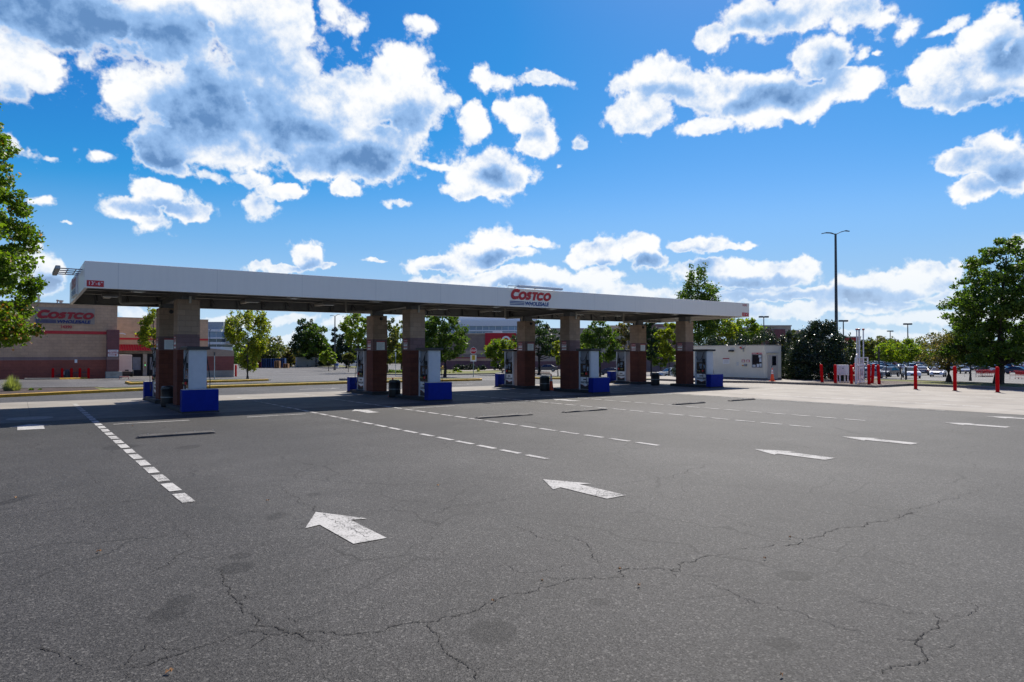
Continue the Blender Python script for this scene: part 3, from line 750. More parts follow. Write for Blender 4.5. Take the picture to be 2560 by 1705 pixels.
# ================================================================== kerbed islands
def offset_poly(poly, w):
    n = len(poly); out_ = []
    ar = sum(poly[i][0]*poly[(i+1) % n][1]-poly[(i+1) % n][0]*poly[i][1] for i in range(n))
    sg = 1 if ar > 0 else -1
    for i in range(n):
        p0 = Vector(poly[i-1]); p = Vector(poly[i]); p1 = Vector(poly[(i+1) % n])
        d0 = (p-p0).normalized(); d1 = (p1-p).normalized()
        nn = (Vector((-d0.y, d0.x))+Vector((-d1.y, d1.x))); nn.normalize()
        k = max(.5, nn.dot(Vector((-d0.y, d0.x))))
        q = p + nn*w*sg/k; out_.append((q.x, q.y))
    return out_
def island(poly, kerb_m, top_m, top_name, lab_k, lab_t, h=.15, w=.16, sub=2.0):
    # refine polygon so that it follows the terrain
    pts = []
    n = len(poly)
    for i in range(n):
        a = Vector(poly[i]); b2 = Vector(poly[(i+1) % n]); k = max(1, int((b2-a).length/sub))
        for j in range(k): q = a+(b2-a)*j/k; pts.append((q.x, q.y))
    inn = offset_poly(pts, w); n = len(pts)
    K = MB(); zt = [terr(*p) for p in pts]
    # the sheet of ground is interpolated, so sink the kerb foot
    vs_ = [(pts[i][0], pts[i][1], zt[i]-.25) for i in range(n)] + [(pts[i][0], pts[i][1], zt[i]+h-.02) for i in range(n)]
    off = offset_poly(pts, .025)
    vs_ += [(off[i][0], off[i][1], zt[i]+h) for i in range(n)] + [(inn[i][0], inn[i][1], zt[i]+h) for i in range(n)] + [(inn[i][0], inn[i][1], zt[i]-.1) for i in range(n)]
    fs = []
    for l in range(4):
        for i in range(n): j = (i+1) % n; fs.append((l*n+i, l*n+j, (l+1)*n+j, (l+1)*n+i))
    K.add(vs_, fs)
    if callable(kerb_m):
        K2 = {}
        for fi, f in enumerate(K.f):
            c = sum((Vector(K.v[j]) for j in f), Vector())/len(f); K2.setdefault(kerb_m(c.x, c.y), []).append(f)
        first = True
        for mm, ff in K2.items():
            q = MB(); q.v = K.v; q.f = ff; o = q.build('kerb', mm); tag(o, lab_k + (', painted yellow' if mm == YELLOW else ', unpainted'), None, None, 'structure')
    else:
        o = K.build('kerb', kerb_m); tag(o, lab_k, None, None, 'structure')
    T = MB(); T.add([(inn[i][0], inn[i][1], zt[i]+h-.03) for i in range(n)], [tuple(range(n))])
    o = T.build(top_name, top_m, fix=False)
    if o.data.polygons[0].normal.z < 0: o.data.flip_normals()
    bm = bmesh.new(); bm.from_mesh(o.data); bmesh.ops.triangulate(bm, faces=bm.faces); bm.to_mesh(o.data); bm.free()
    tag(o, lab_t, None, None, 'structure')
    return inn
# median behind the canopy: yellow kerb towards us, grey behind
island([(-14, 34.0), (-7, 37.0), (-.6, 39.1), (2.5, 40.4), (5.7, 41.7), (9, 42.2), (18, 43), (24, 42.6), (27, 42.0), (28.6, 42.6), (29.8, 44.4), (30.4, 46.4), (29.5, 48.2), (25, 48.6), (21, 47), (18, 44.9), (9, 44.1), (4.2, 43.7), (3.9, 45.0), (1.5, 46.0), (-14, 45.5)],
       lambda x, y: YELLOW if y < (43.4 if x < 20 else 47.2) and not (x < 5 and y > 42.5) else KERB, GRASS, 'grass', 'kerb of the long median behind the canopy', 'thin grass on the long median behind the canopy')
sheet('mulch_bed', [(-13.6, 34.6), (-7, 37.4), (-.6, 39.4), (2.4, 40.8), (3.6, 41.6), (3.6, 44.6), (1.5, 45.6), (-13.6, 45.2)], .128, MULCH, 'dark mulch bed at the left end of the median')
island([(6, 50), (12.8, 50.4), (15.2, 51.2), (15.6, 52.0), (14.6, 52.8), (6, 52.6)], lambda x, y: YELLOW if y < 52 and x < 14.3 else KERBD, GRASS, 'grass', 'kerb of the short island by the screen wall', 'grass round the tree on the short island')
island([(20.9, 49.4), (24.5, 50.4), (30.5, 52.8), (30.5, 54.6), (24.5, 52.6), (20.6, 51)], lambda x, y: YELLOW if x > 22.5 else KERBD, GRASS, 'grass', 'kerb of the narrow island beyond the median', 'grass on the narrow island beyond the median')
# planted island to the right, behind the booth
RISL = [(37.0, 46.2), (38.0, 44.6), (38.8, 43), (38.8, 31.2), (39.6, 29.2), (41.0, 27), (41.35, 23), (41.2, 19.4), (45.4, 19.3), (45.3, 16), (45.0, 13), (44.0, 4), (43, -12), (48, -12), (49.5, 4), (50.4, 13), (52, 22), (54, 34), (54.5, 46), (50, 52), (42, 52), (38, 49)]
island(RISL, lambda x, y: YELLOW if (x < 40 and y > 36) else KERB, GRASS, 'grass', 'kerb of the planted island round the booth', 'patchy grass of the planted island')
sheet('gravel_bed', [(41.6, 19.6), (48.6, 19.6), (50.2, 28), (41.6, 27.2)], .126, GRAVEL, 'brown pebble bed round the vent pipes')
sheet('booth_apron', [(39.2, 30.9), (39.9, 29.2), (41.25, 26.8), (41.6, 24.6), (50, 24.6), (50, 38), (39.1, 38)], .130, CONC, 'raised concrete apron round the attendant booth')
# islands further off in the lot
def isl_px(pts, km, tm, name, lk, lt, h=.15):
    P_ = [G(px, py) for px, py in pts]; island([(p.x, p.y) for p in P_], km, tm, name, lk, lt, h=h)
isl_px([(735,918.5),(735,916.2),(800,914.5),(930,914.0),(950,921),(900,921.5),(820,917.5)], KERB, GRASS, 'grass', 'kerb of the island under the paired trees', 'grass strip under the paired trees')
isl_px([(960,937),(1060,938.5),(1240,935.5),(1260,930),(1240,926.5),(1060,926),(960,927)], KERBD, GRASS, 'grass', 'kerb of the planting strip before the red-panelled store', 'dry grass strip with flowers before the red-panelled store')
isl_px([(1328,935.5),(1378,936.5),(1378,932),(1328,931)], KERBD, MULCH, 'mulch_bed', 'kerb of the tree island by the grey sedan', 'mulch under the tree by the grey sedan')
tag(sheet('sidewalk', [G(1140,930.5)[:2], G(1300,926.5)[:2], G(1300,924.5)[:2], G(1140,927.5)[:2]], terr(*G(1220,928)[:2])+.16, KERB), 'pale path before the red-panelled store', None, None, 'structure')
# ================================================================== filling station canopy
WHITE = mat('fascia_white', (.70, .71, .71), .38, var=.04, scale=.8)
PANEL = None
def fascia_mat():
    m, t, b = base_mat('fascia_panel')
    geo = N(t, 'ShaderNodeNewGeometry'); P = geo.outputs['Position']; sep = N(t, 'ShaderNodeSeparateXYZ'); t.links.new(P, sep.inputs[0])
    xy = math_n(t, 'ADD', sep.outputs[0], sep.outputs[1])
    fr = math_n(t, 'FRACT', math_n(t, 'DIVIDE', math_n(t, 'ADD', xy, .9), 3.05))
    seam = ramp(t, math_n(t, 'ABSOLUTE', math_n(t, 'SUBTRACT', fr, .5)), 0, .004, 1, 0)
    mp = N(t, 'ShaderNodeMapping'); t.links.new(P, mp.inputs[0]); mp.inputs['Scale'].default_value = (9, 9, .6)
    n = N(t, 'ShaderNodeTexNoise'); t.links.new(mp.outputs[0], n.inputs['Vector']); n.inputs['Scale'].default_value = 1; n.inputs['Detail'].default_value = 5
    n2 = N(t, 'ShaderNodeTexNoise'); t.links.new(P, n2.inputs['Vector']); n2.inputs['Scale'].default_value = .5; n2.inputs['Detail'].default_value = 4
    c = mixc(t, ramp(t, n.outputs[0], .35, .75), (.80, .745, .66), (.775, .72, .64))
    c = mixc(t, ramp(t, n2.outputs[0], .4, .7, 0, .4), c, (.82, .77, .69))
    c = mixc(t, math_n(t, 'MULTIPLY', seam, .38), c, (.2, .2, .2))
    t.links.new(c, b.inputs['Base Color']); b.inputs['Roughness'].default_value = .33
    return m
PANEL = fascia_mat()
DECK = mat('deck_grey', (.13, .13, .125), .7, var=.15, scale=.8)
BEAM = mat('beam_tan', (.34, .32, .28), .6, var=.15, scale=1)
BEAMD = mat('beam_dark', (.17, .165, .155), .65, var=.15, scale=1)
PIPE = mat('pipe_tan', (.46, .42, .34), .5, var=.1)
REDS = mat('sign_red', (.50, .010, .016), .45, var=.06)
BLUES = mat('sign_blue', (.012, .055, .21), .45, var=.06)
SWHITE = mat('sign_white', (.78, .78, .76), .5, var=.04)
BLACK = mat('black_plastic', (.012, .012, .013), .45, var=.2)
GREY = mat('grey_metal', (.30, .31, .32), .45, .6, var=.15)
LENS = mat('lamp_lens', (.75, .78, .72), .25, var=.03)
CX0, CX1, CY0, CY1 = 1.74, 37.5, 25.4, 32.8
def zb(x, y): return 4.15 + .0059*(x-CX0) - .0149*(y-CY0)
def shear(mb):
    mb.v = [(x, y, z + zb(x, y) - 4.15) for (x, y, z) in mb.v]; return mb
canopy = empty('station_canopy', (0,0,0), 0, 'long white flat filling station canopy on tan and red block columns', 'canopy')
FH = .87; T_ = .10; B0 = 4.15; B1 = 4.15+FH
f = MB()
f.box(CX0, CX1, CY0, CY0+T_, B0, B1); shear(f).build('front_fascia', PANEL, canopy, bevel=.012)
f = MB(); f.box(CX0, CX1, CY1-T_, CY1, B0, B1); shear(f).build('rear_fascia', PANEL, canopy, bevel=.012)
f = MB(); f.box(CX0, CX0+T_, CY0+T_+.002, CY1-T_-.002, B0, B1); shear(f).build('end_fascia', PANEL, canopy, bevel=.012)
f = MB(); f.box(CX1-T_, CX1, CY0+T_+.002, CY1-T_-.002, B0, B1); shear(f).build('end_fascia', PANEL, canopy, bevel=.012)
f = MB()   # bottom lip turned in under each fascia
f.box(CX0+T_+.01, CX1-T_-.01, CY0+T_+.003, CY0+T_+.12, B0+.004, B0+.03); f.box(CX0+T_+.01, CX1-T_-.01, CY1-T_-.16, CY1-T_-.003, B0+.004, B0+.05)
shear(f).build('bottom_lip', BEAMD, canopy)
f = MB()
for k in range(int((CX1-CX0-.4)/.6)):      # ribbed metal deck
    x = CX0+.2+k*.6; f.box(x, x+.44, CY0+T_+.01, CY1-T_-.01, B0+.55, B0+.60)
f.box(CX0+T_+.01, CX1-T_-.01, CY0+T_+.01, CY1-T_-.01, B0+.62, B0+.66)
shear(f).build('roof_deck', DECK, canopy)
f = MB()
for y in (26.9, 28.5, 29.9, 31.4):
    f.box(CX0+T_+.01, CX1-T_-.01, y-.04, y+.04, B0+.36, B0+.54); f.box(CX0+T_+.01, CX1-T_-.01, y-.09, y+.09, B0+.34, B0+.36)
shear(f).build('purlin', BEAM, canopy)
for c in ISL:
    f = MB(); f.box(c-.04, c+.04, CY0+T_+.01, CY1-T_-.01, B0+.04, B0+.335); f.box(c-.16, c+.16, CY0+T_+.012, CY1-T_-.012, B0+.004, B0+.04); f.box(c-.16, c+.16, CY0+T_+.012, CY1-T_-.012, B0+.30, B0+.332)
    shear(f).build('cross_beam', BEAMD, canopy)
f = MB()
x = CX0+.9
while x < CX1-.5:
    f = MB(); f.box(x-.03, x+.03, CY1-T_-.10, CY1-T_-.012, B0+.06, B0+.52); f.obox((x, CY1-T_-.34, B0+.30), (.02,0,0), (0,.26,.18), (0,.01,-.014)); x += 1.12
    shear(f).build('fascia_bracket', BEAMD, canopy)
f = MB(); f.box(CX0+T_+.02, CX1-T_-.02, CY1-T_-.011, CY1-T_-.004, B0+.05, B0+.52); shear(f).build('fascia_lining', BEAM, canopy)
# lights
def canopy_light(x, y, arm):
    q = MB()
    z = B0+.12
    q.box(x-.30, x+.30, y-.10, y+.10, z+.03, z+.12)
    if arm: q.box(x-.12, x+.12, y+.11, y+1.5, z+.07, z+.16)
    else: q.box(x-.05, x+.05, y-.05, y+.05, z+.12, B0+.34)
    o = shear(q).build('light_fixture', BEAM, canopy)
    q2 = MB(); q2.box(x-.24, x+.24, y-.08, y+.08, z+.005, z+.029); shear(q2).build('diffuser', LENS, o)
for i, xx in enumerate([2.9, 8.2, 11.6, 17.7, 21.1, 27.2, 30.4, 36.0]):
    canopy_light(xx, 30.0, True)
    q = MB(); z0 = B0-.028
    q.box(xx-.22+.4, xx+.22+.4, CY0+T_+.16, CY0+T_+.46, z0, z0+.05); o = shear(q).build('light_fixture', BEAM, canopy)
    q = MB(); q.box(xx-.12+.4, xx+.12+.4, CY0+T_+.20, CY0+T_+.42, z0-.012, z0-.001); shear(q).build('diffuser', LENS, o)
# roof drain pipes
for c in ISL:
    q = MB(); z = B0-.04
    q.tube([(c-.30, 31.3, 3.72), (c-.30, 31.3, z), (c-.34, 31.2, z+.05), (c-1.75, 30.9, z-.06), (c-1.80, 30.9, z), (c-1.80, 30.9, B0+.5)], .055, 8)
    q.build('drain_pipe', PIPE, canopy, smooth=True)
    q = MB(); q.tube([(c+.02, 26.95, 3.9), (c+.02, 26.93, B0+.12), (c+.08, 26.9, B0+.17), (c+1.9, 26.2, B0+.2), (c+1.95, 26.15, B0+.5)], .05, 8)
    q.build('drain_pipe', PIPE, canopy, smooth=True)
# columns
COLM = band_block_mat('split_face_block', [(2.18, (.155, .042, .022)), (2.75, (.225, .135, .125)), (9, (.42, .285, .19))], bw=.40, bh=.203, mortar=.010, var=.22)
def notice_stop(mb, o, r, u, n, w=.36):
    h = w*1.25
    def R(x0, x1, y0, y1, z, m): mb.add(place2d([(x0,y0,z),(x1,y0,z),(x1,y1,z),(x0,y1,z)], o, r, u, n), [(0,1,2,3)], m)
    R(-w/2, w/2, -h/2, h*.22, .006, SWHITE); R(-w/2, w/2, h*.24, h/2, .006, NOT_RED)
    R(-w/2, w/2, -h/2-.02, -h/2, .006, NOT_RED)
    add_text(mb, 'NO SMOKING', Vector(o)+Vector(u)*h*.37+Vector(n)*.010, r, u, n, w*.16, SWHITE, bold=.001)
    add_text(mb, 'STOP', Vector(o)+Vector(u)*h*.08+Vector(n)*.010, r, u, n, w*.36, NOT_RED, bold=.006)
    add_text(mb, 'ENGINE', Vector(o)-Vector(u)*h*.28+Vector(n)*.010, r, u, n, w*.26, NOT_RED, bold=.006)
def notice_rules(mb, o, r, u, n, w=.44, h=.44):
    def R(x0, x1, y0, y1, z, m): mb.add(place2d([(x0,y0,z),(x1,y0,z),(x1,y1,z),(x0,y1,z)], o, r, u, n), [(0,1,2,3)], m)
    R(-w/2, w/2, -h/2, h/2-.05, .006, SWHITE); R(-w/2, w/2, h/2-.05, h/2, .0065, NOT_RED)
    for k in range(7): R(-w/2+.04, w/2-.04-.05*(k % 3), h/2-.10-k*.047, h/2-.112-k*.047, .010, NOT_GREY)
NOT_RED = mat('notice_red', (.42, .03, .035), .5, var=.08)
NOT_GREY = mat('notice_grey', (.35, .35, .35), .6)
for i, c in enumerate(ISL):
    for j, (y0, y1) in enumerate(((27.0, 27.78), (30.9, 31.68))):
        q = MB(); zt = 4.04 if j == 0 else 3.93
        q.box(c-.39, c+.37, y0, y1, .15, zt)
        co = q.build('column', COLM, canopy, bevel=.012)
        q = MB(); q.box(c-.25, c+.23, y0+.12, y1-.12, zt, zb(c, y0)+.005); q.build('bearing_plate', BEAMD, co)
        s = MB(); notice_stop(s, (c-.39, (y0+y1)/2+.05, 2.46), (0,-1,0), (0,0,1), (-1,0,0)); s.build('notice_sign', None, co, fix=False)
        if j == 1:
            s = MB(); notice_rules(s, (c+.02, y0, 2.44), (1,0,0), (0,0,1), (0,-1,0)); s.build('notice_sign', None, co, fix=False)
            s = MB(); s.lathe([(.0, -.09), (.06, -.085), (.085, -.03), (.085, 0)], (c+.05, y0, 3.78), 14, None, 'y'); s.build('camera_dome', BLACK, co, smooth=True)
# lettering on the fascia
def on_front(x, dz): return (x, CY0, zb(x, CY0)+dz)
def red_plate(x0, x1, z0, z1, txt, size, parent, name='clearance_sign'):
    q = MB(); q.box(x0, x1, CY0-.012, CY0-.003, z0, z1); o = q.build(name, REDS, parent)
    t_ = MB(); add_text(t_, txt, ((x0+x1)/2, CY0-.016, (z0+z1)/2), (1,0,0), (0,0,1), (0,-1,0), size, SWHITE, bold=.0012, spacing=1.1); t_.build('lettering', SWHITE, o, fix=False)
red_plate(1.80, 2.27, 4.20, 4.40, '13\'-6"', .155, canopy)
red_plate(36.75, 37.42, 4.40, 4.62, '13\'-6"', .19, canopy)
q = MB(); add_text(q, '14390', (37.0, CY0-.006, 5.08), (1,0,0), (0,0,1), (0,-1,0), .20, NOT_RED, bold=.004); q.build('street_number', NOT_RED, canopy, fix=False)
zz = zb(18.65, CY0)
add_logo(canopy, (18.62, CY0-.002, zz+.045), Vector((1,0,.0059)), (0,0,1), (0,-1,0), 2.46, REDS, BLUES, .012, ky_=.85)
# sign lamp hood standing on the front edge, with its bracket
q = MB(); q.box(18.85, 21.55, CY0-.42, CY0-.24, zz+FH+.02, zz+FH+.12); q.build('sign_lamp', WHITE, canopy, bevel=.01)
q = MB()
for xx in (19.0, 20.2, 21.4): q = MB(); q.tube([(xx, CY0-.25, zz+FH+.06), (xx, CY0+.12, zz+FH+.06), (xx, CY0+.12, zz+FH-.03)], .018, 6); q.build('lamp_bracket', GREY, canopy)
q = MB()
q.tube([(18.55, CY0+.05, zz+FH+.02), (18.55, CY0+.05, zz+FH+.10), (18.95, CY0-.1, zz+FH+.10)], .018, 6)
q.build('lamp_bracket', GREY, canopy)
# end sign and lamp frame on the left end
q = MB(); q.box(CX0-.05, CX0-.004, 28.3, 30.9, 4.16, 4.88); es = q.build('end_sign', SWHITE, canopy)
add_logo(es, (CX0-.055, 30.75, 4.18), (0,-1,0), (0,0,1), (-1,0,0), 2.3, REDS, BLUES, .006, ky_=.79)
q = MB()
for yy in (26.1, 26.75, 27.4, 28.0): q.tube([(CX0-.01, yy, 4.80), (CX0-.62, yy, 4.80)], .020, 6)
for xx in (CX0-.18, CX0-.40): q.tube([(xx, 26.1, 4.80), (xx, 28.0, 4.80)], .016, 6)
q.build('lamp_bracket', GREY, canopy)
q = MB(); q.box(CX0-.76, CX0-.62, 25.9, 28.2, 4.75, 4.87); q.build('sign_lamp', GREY, canopy, bevel=.02)

# ================================================================== islands and pumps
CURBK = mat('island_black', (.022, .021, .021), .7, var=.3, bump=.2)
STEEL = mat('steel_edge', (.42, .42, .42), .4, .8, var=.2)
BLUEB = mat('guard_blue', (.001, .016, .21), .6, spec=.15, var=.14, scale=1.6)
GUARDTOP = mat('guard_top', (.50, .48, .42), .7, var=.15)
PUMPW = mat('pump_white', (.46, .49, .51), .38, var=.05)
PUMPG = mat('pump_grey', (.20, .21, .225), .5, var=.08)
DISP = mat('display_black', (.010, .010, .012), .2, var=.2)
SCREEN = mat('screen_blue', (.16, .23, .30), .2, var=.1)
HOSE = mat('hose_rubber', (.010, .010, .010), .5)
NOZR = mat('nozzle_red', (.65, .02, .015), .4)
NOZY = mat('nozzle_yellow', (.62, .52, .16), .4)
DKRED = mat('swoosh_red', (.22, .02, .02), .4)
ordn = ('first', 'second', 'third', 'fourth')
def make_island(c, front, lab):
    """front: guard box at low y; otherwise mirrored"""
    y0, y1 = (25.0, 28.1) if front else (30.55, 33.65)
    t = empty('pump_island', (c, y0 if front else y1, 0), 0, lab, 'pump island', 'raised pump islands')
    s = 1 if front else -1
    q = MB(); L = y1-y0
    ya, yb = (0, L) if front else (-L, 0)
    q.box(-.575, .575, ya, yb, -.03, .148); q.build('curb', CURBK, t, bevel=.02)
    q = MB(); q.box(-.56, .56, ya+.02, yb-.02, .150, .156); q.build('steel_edge', mat('edge_dark', (.06,.058,.055), .6, var=.3), t)
    q = MB()
    a, b2 = sorted((-.02*s, .34*s))
    q.box(-.585, .585, a, b2, .06, .80); q.build('end_guard', BLUEB, t, bevel=.02)
    q = MB(); a, b2 = sorted((.0, .32*s)); q.box(-.565, .565, a, b2, .80, .815); q.build('guard_cap', GUARDTOP, t)
    q = MB(); a, b2 = sorted((-.035*s, .36*s)); q.box(-.60, .60, a, b2, -.03, .058); q.build('guard_foot', CURBK, t)
    return t
def make_pump(lab):
    t = empty('fuel_pump', (0,0,0), 0, lab, 'fuel pump', 'fuel pumps on the islands')
    hw, hd = .29, .48      # half width (x), half depth (y)
    q = MB()               # two bowed white end pillars
    for s in (-1, 1):
        prof = [(-hw, hd-.13), (-hw, hd-.03), (-hw*.62, hd), (hw*.62, hd), (hw, hd-.03), (hw, hd-.13)]
        q.prism([(x, s*y) for x, y in (prof if s > 0 else prof[::-1])], 0, 2.02)
    q.build('end_pillar', PUMPW, t, smooth=False)
    q = MB(); q.box(-hw+.05, hw-.05, -hd+.132, hd-.132, 0, 2.02); q.build('cabinet', PUMPG, t)
    q = MB(); q.box(-hw-.09, hw+.09, -hd-.09, hd+.09, 2.022, 2.135); q.build('cap', BLACK, t, bevel=.015)
    for s in (-1, 1):
        x = s*(hw-.045); xo = s*(hw-.02)
        a, b2 = sorted((x, xo))
        q = MB(); q.box(a, b2, -hd+.135, hd-.135, .66, 1.36); dp = q.build('display_panel', DISP, t, bevel=.006)
        q = MB(); sx = sorted((xo+s*.002, xo+s*.008))
        q.box(sx[0], sx[1], -.05, .14, 1.10, 1.27, SCREEN); q.box(sx[0], sx[1], -.27, -.16, .98, 1.2, SCREEN); q.box(sx[0], sx[1], -.02, .10, .96, 1.05, SCREEN)
        q.build('screen', None, dp)
        q = MB(); q.box(a, b2, -hd+.135, hd-.135, .02, .655); dn = q.build('lower_door', SWHITE, t, bevel=.006)
        q = MB(); r_ = (0,-s*-1*-1,0)
        rv = Vector((0, 1, 0)) if s > 0 else Vector((0,-1,0)); nv = Vector((s,0,0)); O = Vector((xo+s*.003, 0, 0))
        add_text(q, 'GASOLINE', O+Vector((0,0,.38)), rv, (0,0,1), nv, .135, bold=.006)
        q.add(place2d([(-.13,.50),(.13,.50),(.13,.56),(-.13,.56)], O, rv, (0,0,1), nv), [(0,1,2,3)])
        q.build('lettering', BLACK, dn, fix=False)
        q = MB(); W_ = hd-.14
        q.add(place2d([(-W_,.03),(W_,.03),(W_,.22),(W_*.5,.20),(0,.15),(-W_*.5,.22),(-W_,.25)], O, rv, (0,0,1), nv), [(0,1,2,3,4,5,6)]); q.build('dark_wave', BLACK, dn, fix=False)
        q = MB(); q.add(place2d([(-W_,.25),(-W_*.5,.22),(0,.15),(W_*.5,.20),(W_,.22),(W_,.26),(W_*.5,.225),(0,.18),(-W_*.5,.26),(-W_,.29)], O+nv*.001, rv, (0,0,1), nv), [(0,1,8,9),(1,2,7,8),(2,3,6,7),(3,4,5,6)]); q.build('red_wave', DKRED, dn, fix=False)
        # nozzles in their boots
        for k, (yy, mm) in enumerate(((-.17, NOZR), (.08, NOZY), (.19, NOZY))):
            q = MB(); X = xo+s*.05
            q.tube([(X-s*.03, yy, .98), (X+s*.02, yy, .86), (X+s*.03, yy, .74)], [.028, .024, .016], 8, BLACK)
            q.obox((X+s*.015, yy, .84), (.03,0,0), (0,.035 if k == 0 else .018,0), (0,0,.05 if k == 0 else .03), mm)
            q.build('nozzle', None, t)
        q = MB(); X = xo+s*.06
        q.tube([(xo-s*.03, -.20, 1.98), (X, -.20, 1.85), (X+s*.05, -.14, 1.60), (X+s*.03, .05, 1.48), (X, .25, 1.52), (X-s*.02, .33, 1.7)], .013, 6)
        q.tube([(X, -.18, 1.82), (X+s*.08, -.20, 1.35), (X+s*.10, -.33, .95), (X+s*.06, -.46, .52), (X+s*.06, -.36, .22), (X+s*.05, -.22, .40), (X, -.17, .74)], .015, 6)
        q.tube([(X, -.18, 1.80), (X, -.16, 1.30)], .018, 6)
        q.build('hose', HOSE, t, smooth=True)
        q = MB(); q.box(min(xo, xo+s*.05), max(xo, xo+s*.05), -.27, -.10, 1.37, 1.56); q.build('retractor', BLACK, t, bevel=.01)
    return t
pump0 = None
for i, c in enumerate(ISL):
    for front in (True, False):
        where = 'front row' if front else 'back row'
        make_island(c, front, 'black kerbed pump island with blue end guard, %s, %s from the left' % (where, ordn[i]))
        lab = 'white and black fuel pump with hoses, %s, %s from the left' % (where, ordn[i])
        loc = (c, 25.93 if front else 32.62, .156); rz = 0 if front else math.pi
        if pump0 is None: pump0 = make_pump(lab); pump0.location = loc; pump0.rotation_euler = (0,0,rz)
        else: copy_tree(pump0, loc, rz, lab)
# bins, cones
def make_bin(lab, loc):
    t = empty('trash_bin', loc, 0, lab, 'trash bin', 'round bins between the columns')
    q = MB(); q.lathe([(.24,0),(.265,.02),(.275,.05),(.275,.36),(.285,.37),(.285,.40),(.275,.41),(.275,.66),(.285,.68),(.27,.70),(.0,.70)], n=24); q.build('body', BLACK, t, smooth=True)
    q = MB(); q.lathe([(.27,.702),(.265,.76),(.20,.80),(.12,.80),(.115,.75),(.0,.75)], n=24); q.build('lid', mat('bin_lid', (.02,.022,.024), .4), t, smooth=True)
    q = MB(); q.lathe([(.2865,.372),(.2865,.398)], n=24); q.build('band', GREY, t)
    return t
bin0 = make_bin('black round bin beside the second front column', (14.25, 28.55, .004))
copy_tree(bin0, (23.45, 28.75, .004), None, 'black round bin beside the third front column')
copy_tree(bin0, (32.95, 29.2, .004), None, 'black round bin left of the last front column')
b1 = copy_tree(bin0, (4.72, 28.5, .004), None, 'black bin half hidden between the first pair of columns')
ORANGE = mat('cone_orange', (.85, .085, .012), .5, var=.08)
def make_cone(lab, loc):
    t = empty('traffic_cone', loc, 0, lab, 'traffic cone', 'orange traffic cones')
    q = MB(); q.prism([(-.18,-.14),(-.14,-.18),(.14,-.18),(.18,-.14),(.18,.14),(.14,.18),(-.14,.18),(-.18,.14)], 0, .035)
    q.build('foot', ORANGE, t, bevel=.006)
    def rr_(z): return .135-(z-.035)*.125
    q = MB(); q.lathe([(rr_(z), z) for z in (.035,.50)] + [(rr_(.50)-.002,.501),(rr_(.60)-.002,.60),(rr_(.60),.601),(rr_(.64),.64),(rr_(.64)-.002,.641),(rr_(.78)-.002,.78),(rr_(.78),.781),(rr_(.89),.89),(rr_(.89)-.012,.90),(0,.90)], n=20); q.build('body', ORANGE, t, smooth=True)
    q = MB(); q.lathe([(rr_(.503)+.001,.503),(rr_(.598)+.001,.598)], n=20); q.build('collar', SWHITE, t, smooth=True)
    q = MB(); q.lathe([(rr_(.643)+.001,.643),(rr_(.778)+.001,.778)], n=20); q.build('collar', SWHITE, t, smooth=True)
    return t
cone0 = make_cone('orange cone standing at the door of the booth', (41.5, 26.35, .15))
copy_tree(cone0, (24.0, 28.85, .004), None, 'orange cone half hidden behind the third front column')
copy_tree(cone0, (14.35, 28.95, .004), None, 'orange cone behind the second front column')
# rubber parking blocks
RUB = mat('worn_rubber', (.055, .052, .050), .75, var=.4, scale=5, bump=.4, fine=.3)
def wheel_stop(x0, x1, y, lab, wear):
    t = empty('rubber_block', ((x0+x1)/2, y, .004), 0, lab, 'rubber block', 'flat rubber blocks on the lanes')
    h = (x1-x0)/2; rr = random.Random(int(x0*10))
    q = MB(); sec = [(-.10,0),(-.085,.045),(-.03,.075),(.03,.075),(.085,.045),(.10,0)]
    xs = [-h, -h+.05, -h+.14] + [-h+.14+(2*h-.28)*k/8 for k in range(1,8)] + [h-.14, h-.05, h]
    vs_ = []
    for i, xx in enumerate(xs):
        e = .25 if i in (0, len(xs)-1) else (.8 if i in (1, len(xs)-2) else 1)
        k = e*(1-wear*rr.random()*.5)
        for (a, b2) in sec: vs_.append((xx, a*(.75+.25*e)+wear*rr.gauss(0,.006), b2*k))
    n = len(sec); fs = [(i*n+j, i*n+j+1, (i+1)*n+j+1, (i+1)*n+j) for i in range(len(xs)-1) for j in range(n-1)]
    fs += [tuple(range(n)), tuple((len(xs)-1)*n+j for j in range(n))]
    q.add(vs_, fs); q.build('block', RUB, t)
    q = MB()
    for xx in (-h*.72, -h*.02, h*.45, h*.93): q.lathe([(.016,.074),(.016,.086),(0,.088)], (xx, 0, 0), 10)
    q.build('bolt_head', STEEL, t)
for (x0, x1, lab, w) in ((2.35, 4.15, 'long black rubber block nearest the camera', .1), (11.6, 13.85, 'torn rubber block in the left lane of the second island', .8), (15.2, 17.3, 'torn rubber block in the right lane of the second island', .8),
                   (20.95, 22.9, 'dark rubber block in the left lane of the third island', .4), (24.55, 26.4, 'dark rubber block at the concrete edge', .4)):
    wheel_stop(x0, x1, 18.45 if x0 < 5 else 17.65, lab, w)

# manholes / patches on the concrete
q = MB(); c0 = G(75, 1046, 0); q.lathe([(.62,.0065),(0,.0068)], (c0.x, c0.y, 0), 28); tag(q.build('tank_cover', mat('cover_plate', (.20,.19,.17), .7, var=.25, scale=8), fix=False), 'round tank cover set in the concrete at the left', None, None, 'structure')
# ================================================================== buildings
def Xat(px, y):
    p = (px-1280)/1680.0
    return y*(FX+FY*p)/(FY-FX*p)
def ZA(py, x, y): return Z(py, depth((x, y)))
TAN = (.58, .375, .235); MAUVE = (.29, .195, .17); BRICKR = (.33, .10, .065)
